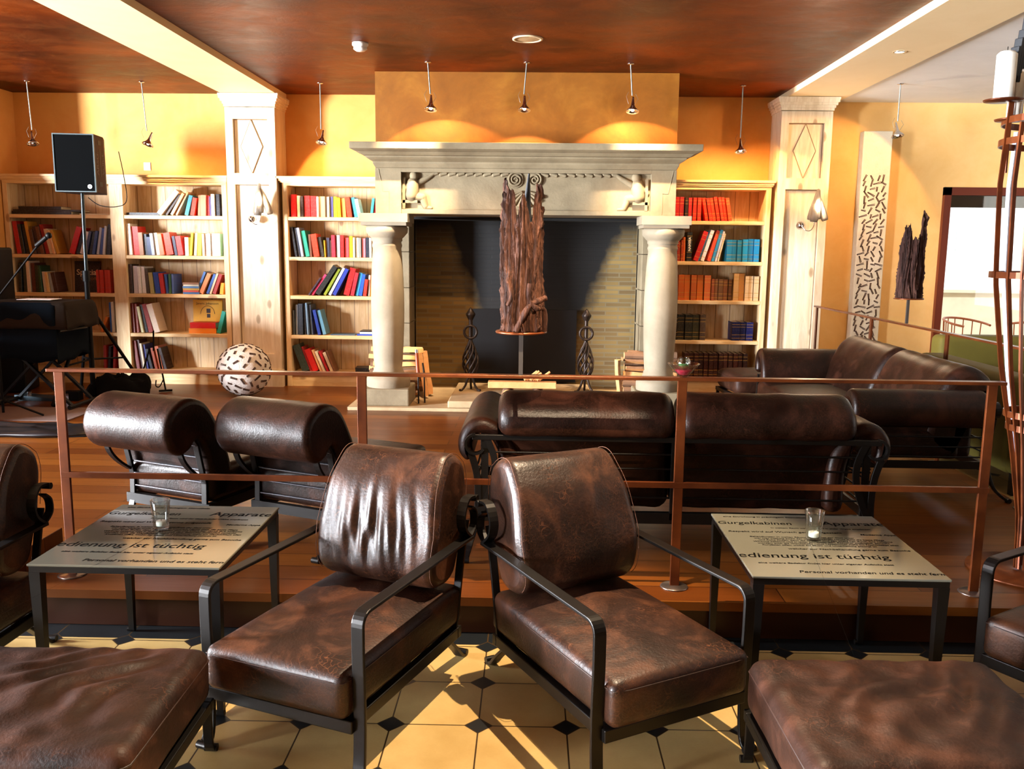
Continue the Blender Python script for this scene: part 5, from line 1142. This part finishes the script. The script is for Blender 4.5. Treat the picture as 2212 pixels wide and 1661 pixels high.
twigs_on('twig_inlay', b, gpan, 4*42, 9)
# ------------------------------------------------------------------ step block and terrace outside
o = bevel(MB().box(-3.4, -2.24, 3.56, 4.0, .161, .27).build('wooden_step', WOOD), .004); tag(o, 'low wooden step block on the platform left of the railing', 'step')
struct('terrace_floor', MB().box(2.5, 9, 9.6, 20, -.1, 0), simple('pale_paving', 'd8d0c4', .8))
tw = struct('terrace_wall', MB().box(2.5, 9, 12.2, 12.4, 0, 1.08).box(2.45, 9.05, 12.15, 12.45, 1.08, 1.12), simple('cream_render', 'd8ccb4', .8))
fw = struct('far_facade', MB().box(2.5, 10, 17, 17.2, 0, 4.5), simple('white_facade', 'f4f4f4', .8))
for i, x in enumerate((6.85, 7.55, 8.2)):
    o = MB().box(-.27, .27, -.01, 0, -.28, .28).build('poster', simple('pale_poster', 'dce2e4', .7)); o.location = (x, 16.99, 1.82); tag(o, '%s pale poster on the white facade beyond the terrace' % ('left', 'middle', 'right')[i], 'poster')
    if i == 1: MB().lathe([(.10, -.012), (.19, -.013), (.19, -.011), (.10, -.010)], n=32, M=Matrix.Rotation(pi/2, 4, 'X') @ Matrix.Scale(-1, 4, (0, 0, 1))).build('printed_ring', simple('poster_ring', '9cb4c8', .7), o)
RAT = simple('orange_rattan', 'a4501c', .5)
def rattan(label, loc, rz):
    t = thing('rattan_chair', label, 'chair', loc, rz, 'rattan chairs on the terrace')
    MB().lathe([(0, .42), (.24, .42), (.25, .44), (.24, .46), (0, .46)], n=24).build('seat', RAT, t)
    MB().tube([(.27*cos(a), .27*sin(a), .78+.05*sin(a)) for a in [pi*(i/20*1.3-.15) for i in range(21)]], .014, 8).build('back_rail', RAT, t)
    for i in range(9): a = pi*(.02+.96*i/8); MB().cyl((.25*cos(a), .25*sin(a), .45), (.27*cos(a), .27*sin(a), .78+.05*sin(a)), .007, n=6).build('spindle', RAT, t)
    for a in (45, 135, 225, 315): MB().cyl((.2*cos(radians(a)), .2*sin(radians(a)), .44), (.23*cos(radians(a)), .23*sin(radians(a)), 0.002), .014, n=8).build('leg', RAT, t)
    MB().tube([(.21*cos(2*pi*i/24), .21*sin(2*pi*i/24), .2) for i in range(24)], .009, 6, closed=True).build('stretcher', RAT, t)
rattan('orange rattan chair on the terrace, left one seen through the window', (5.22, 10.7, .0), .5)
rattan('orange rattan chair on the terrace, right one seen through the window', (5.95, 10.6, .0), 2.9)
sun = bpy.data.lights.new('sun', 'SUN'); sun.energy = 5; sun.angle = .02; so = bpy.data.objects.new('sun', sun); COL.objects.link(so); so.rotation_euler = (radians(38), radians(12), 0)
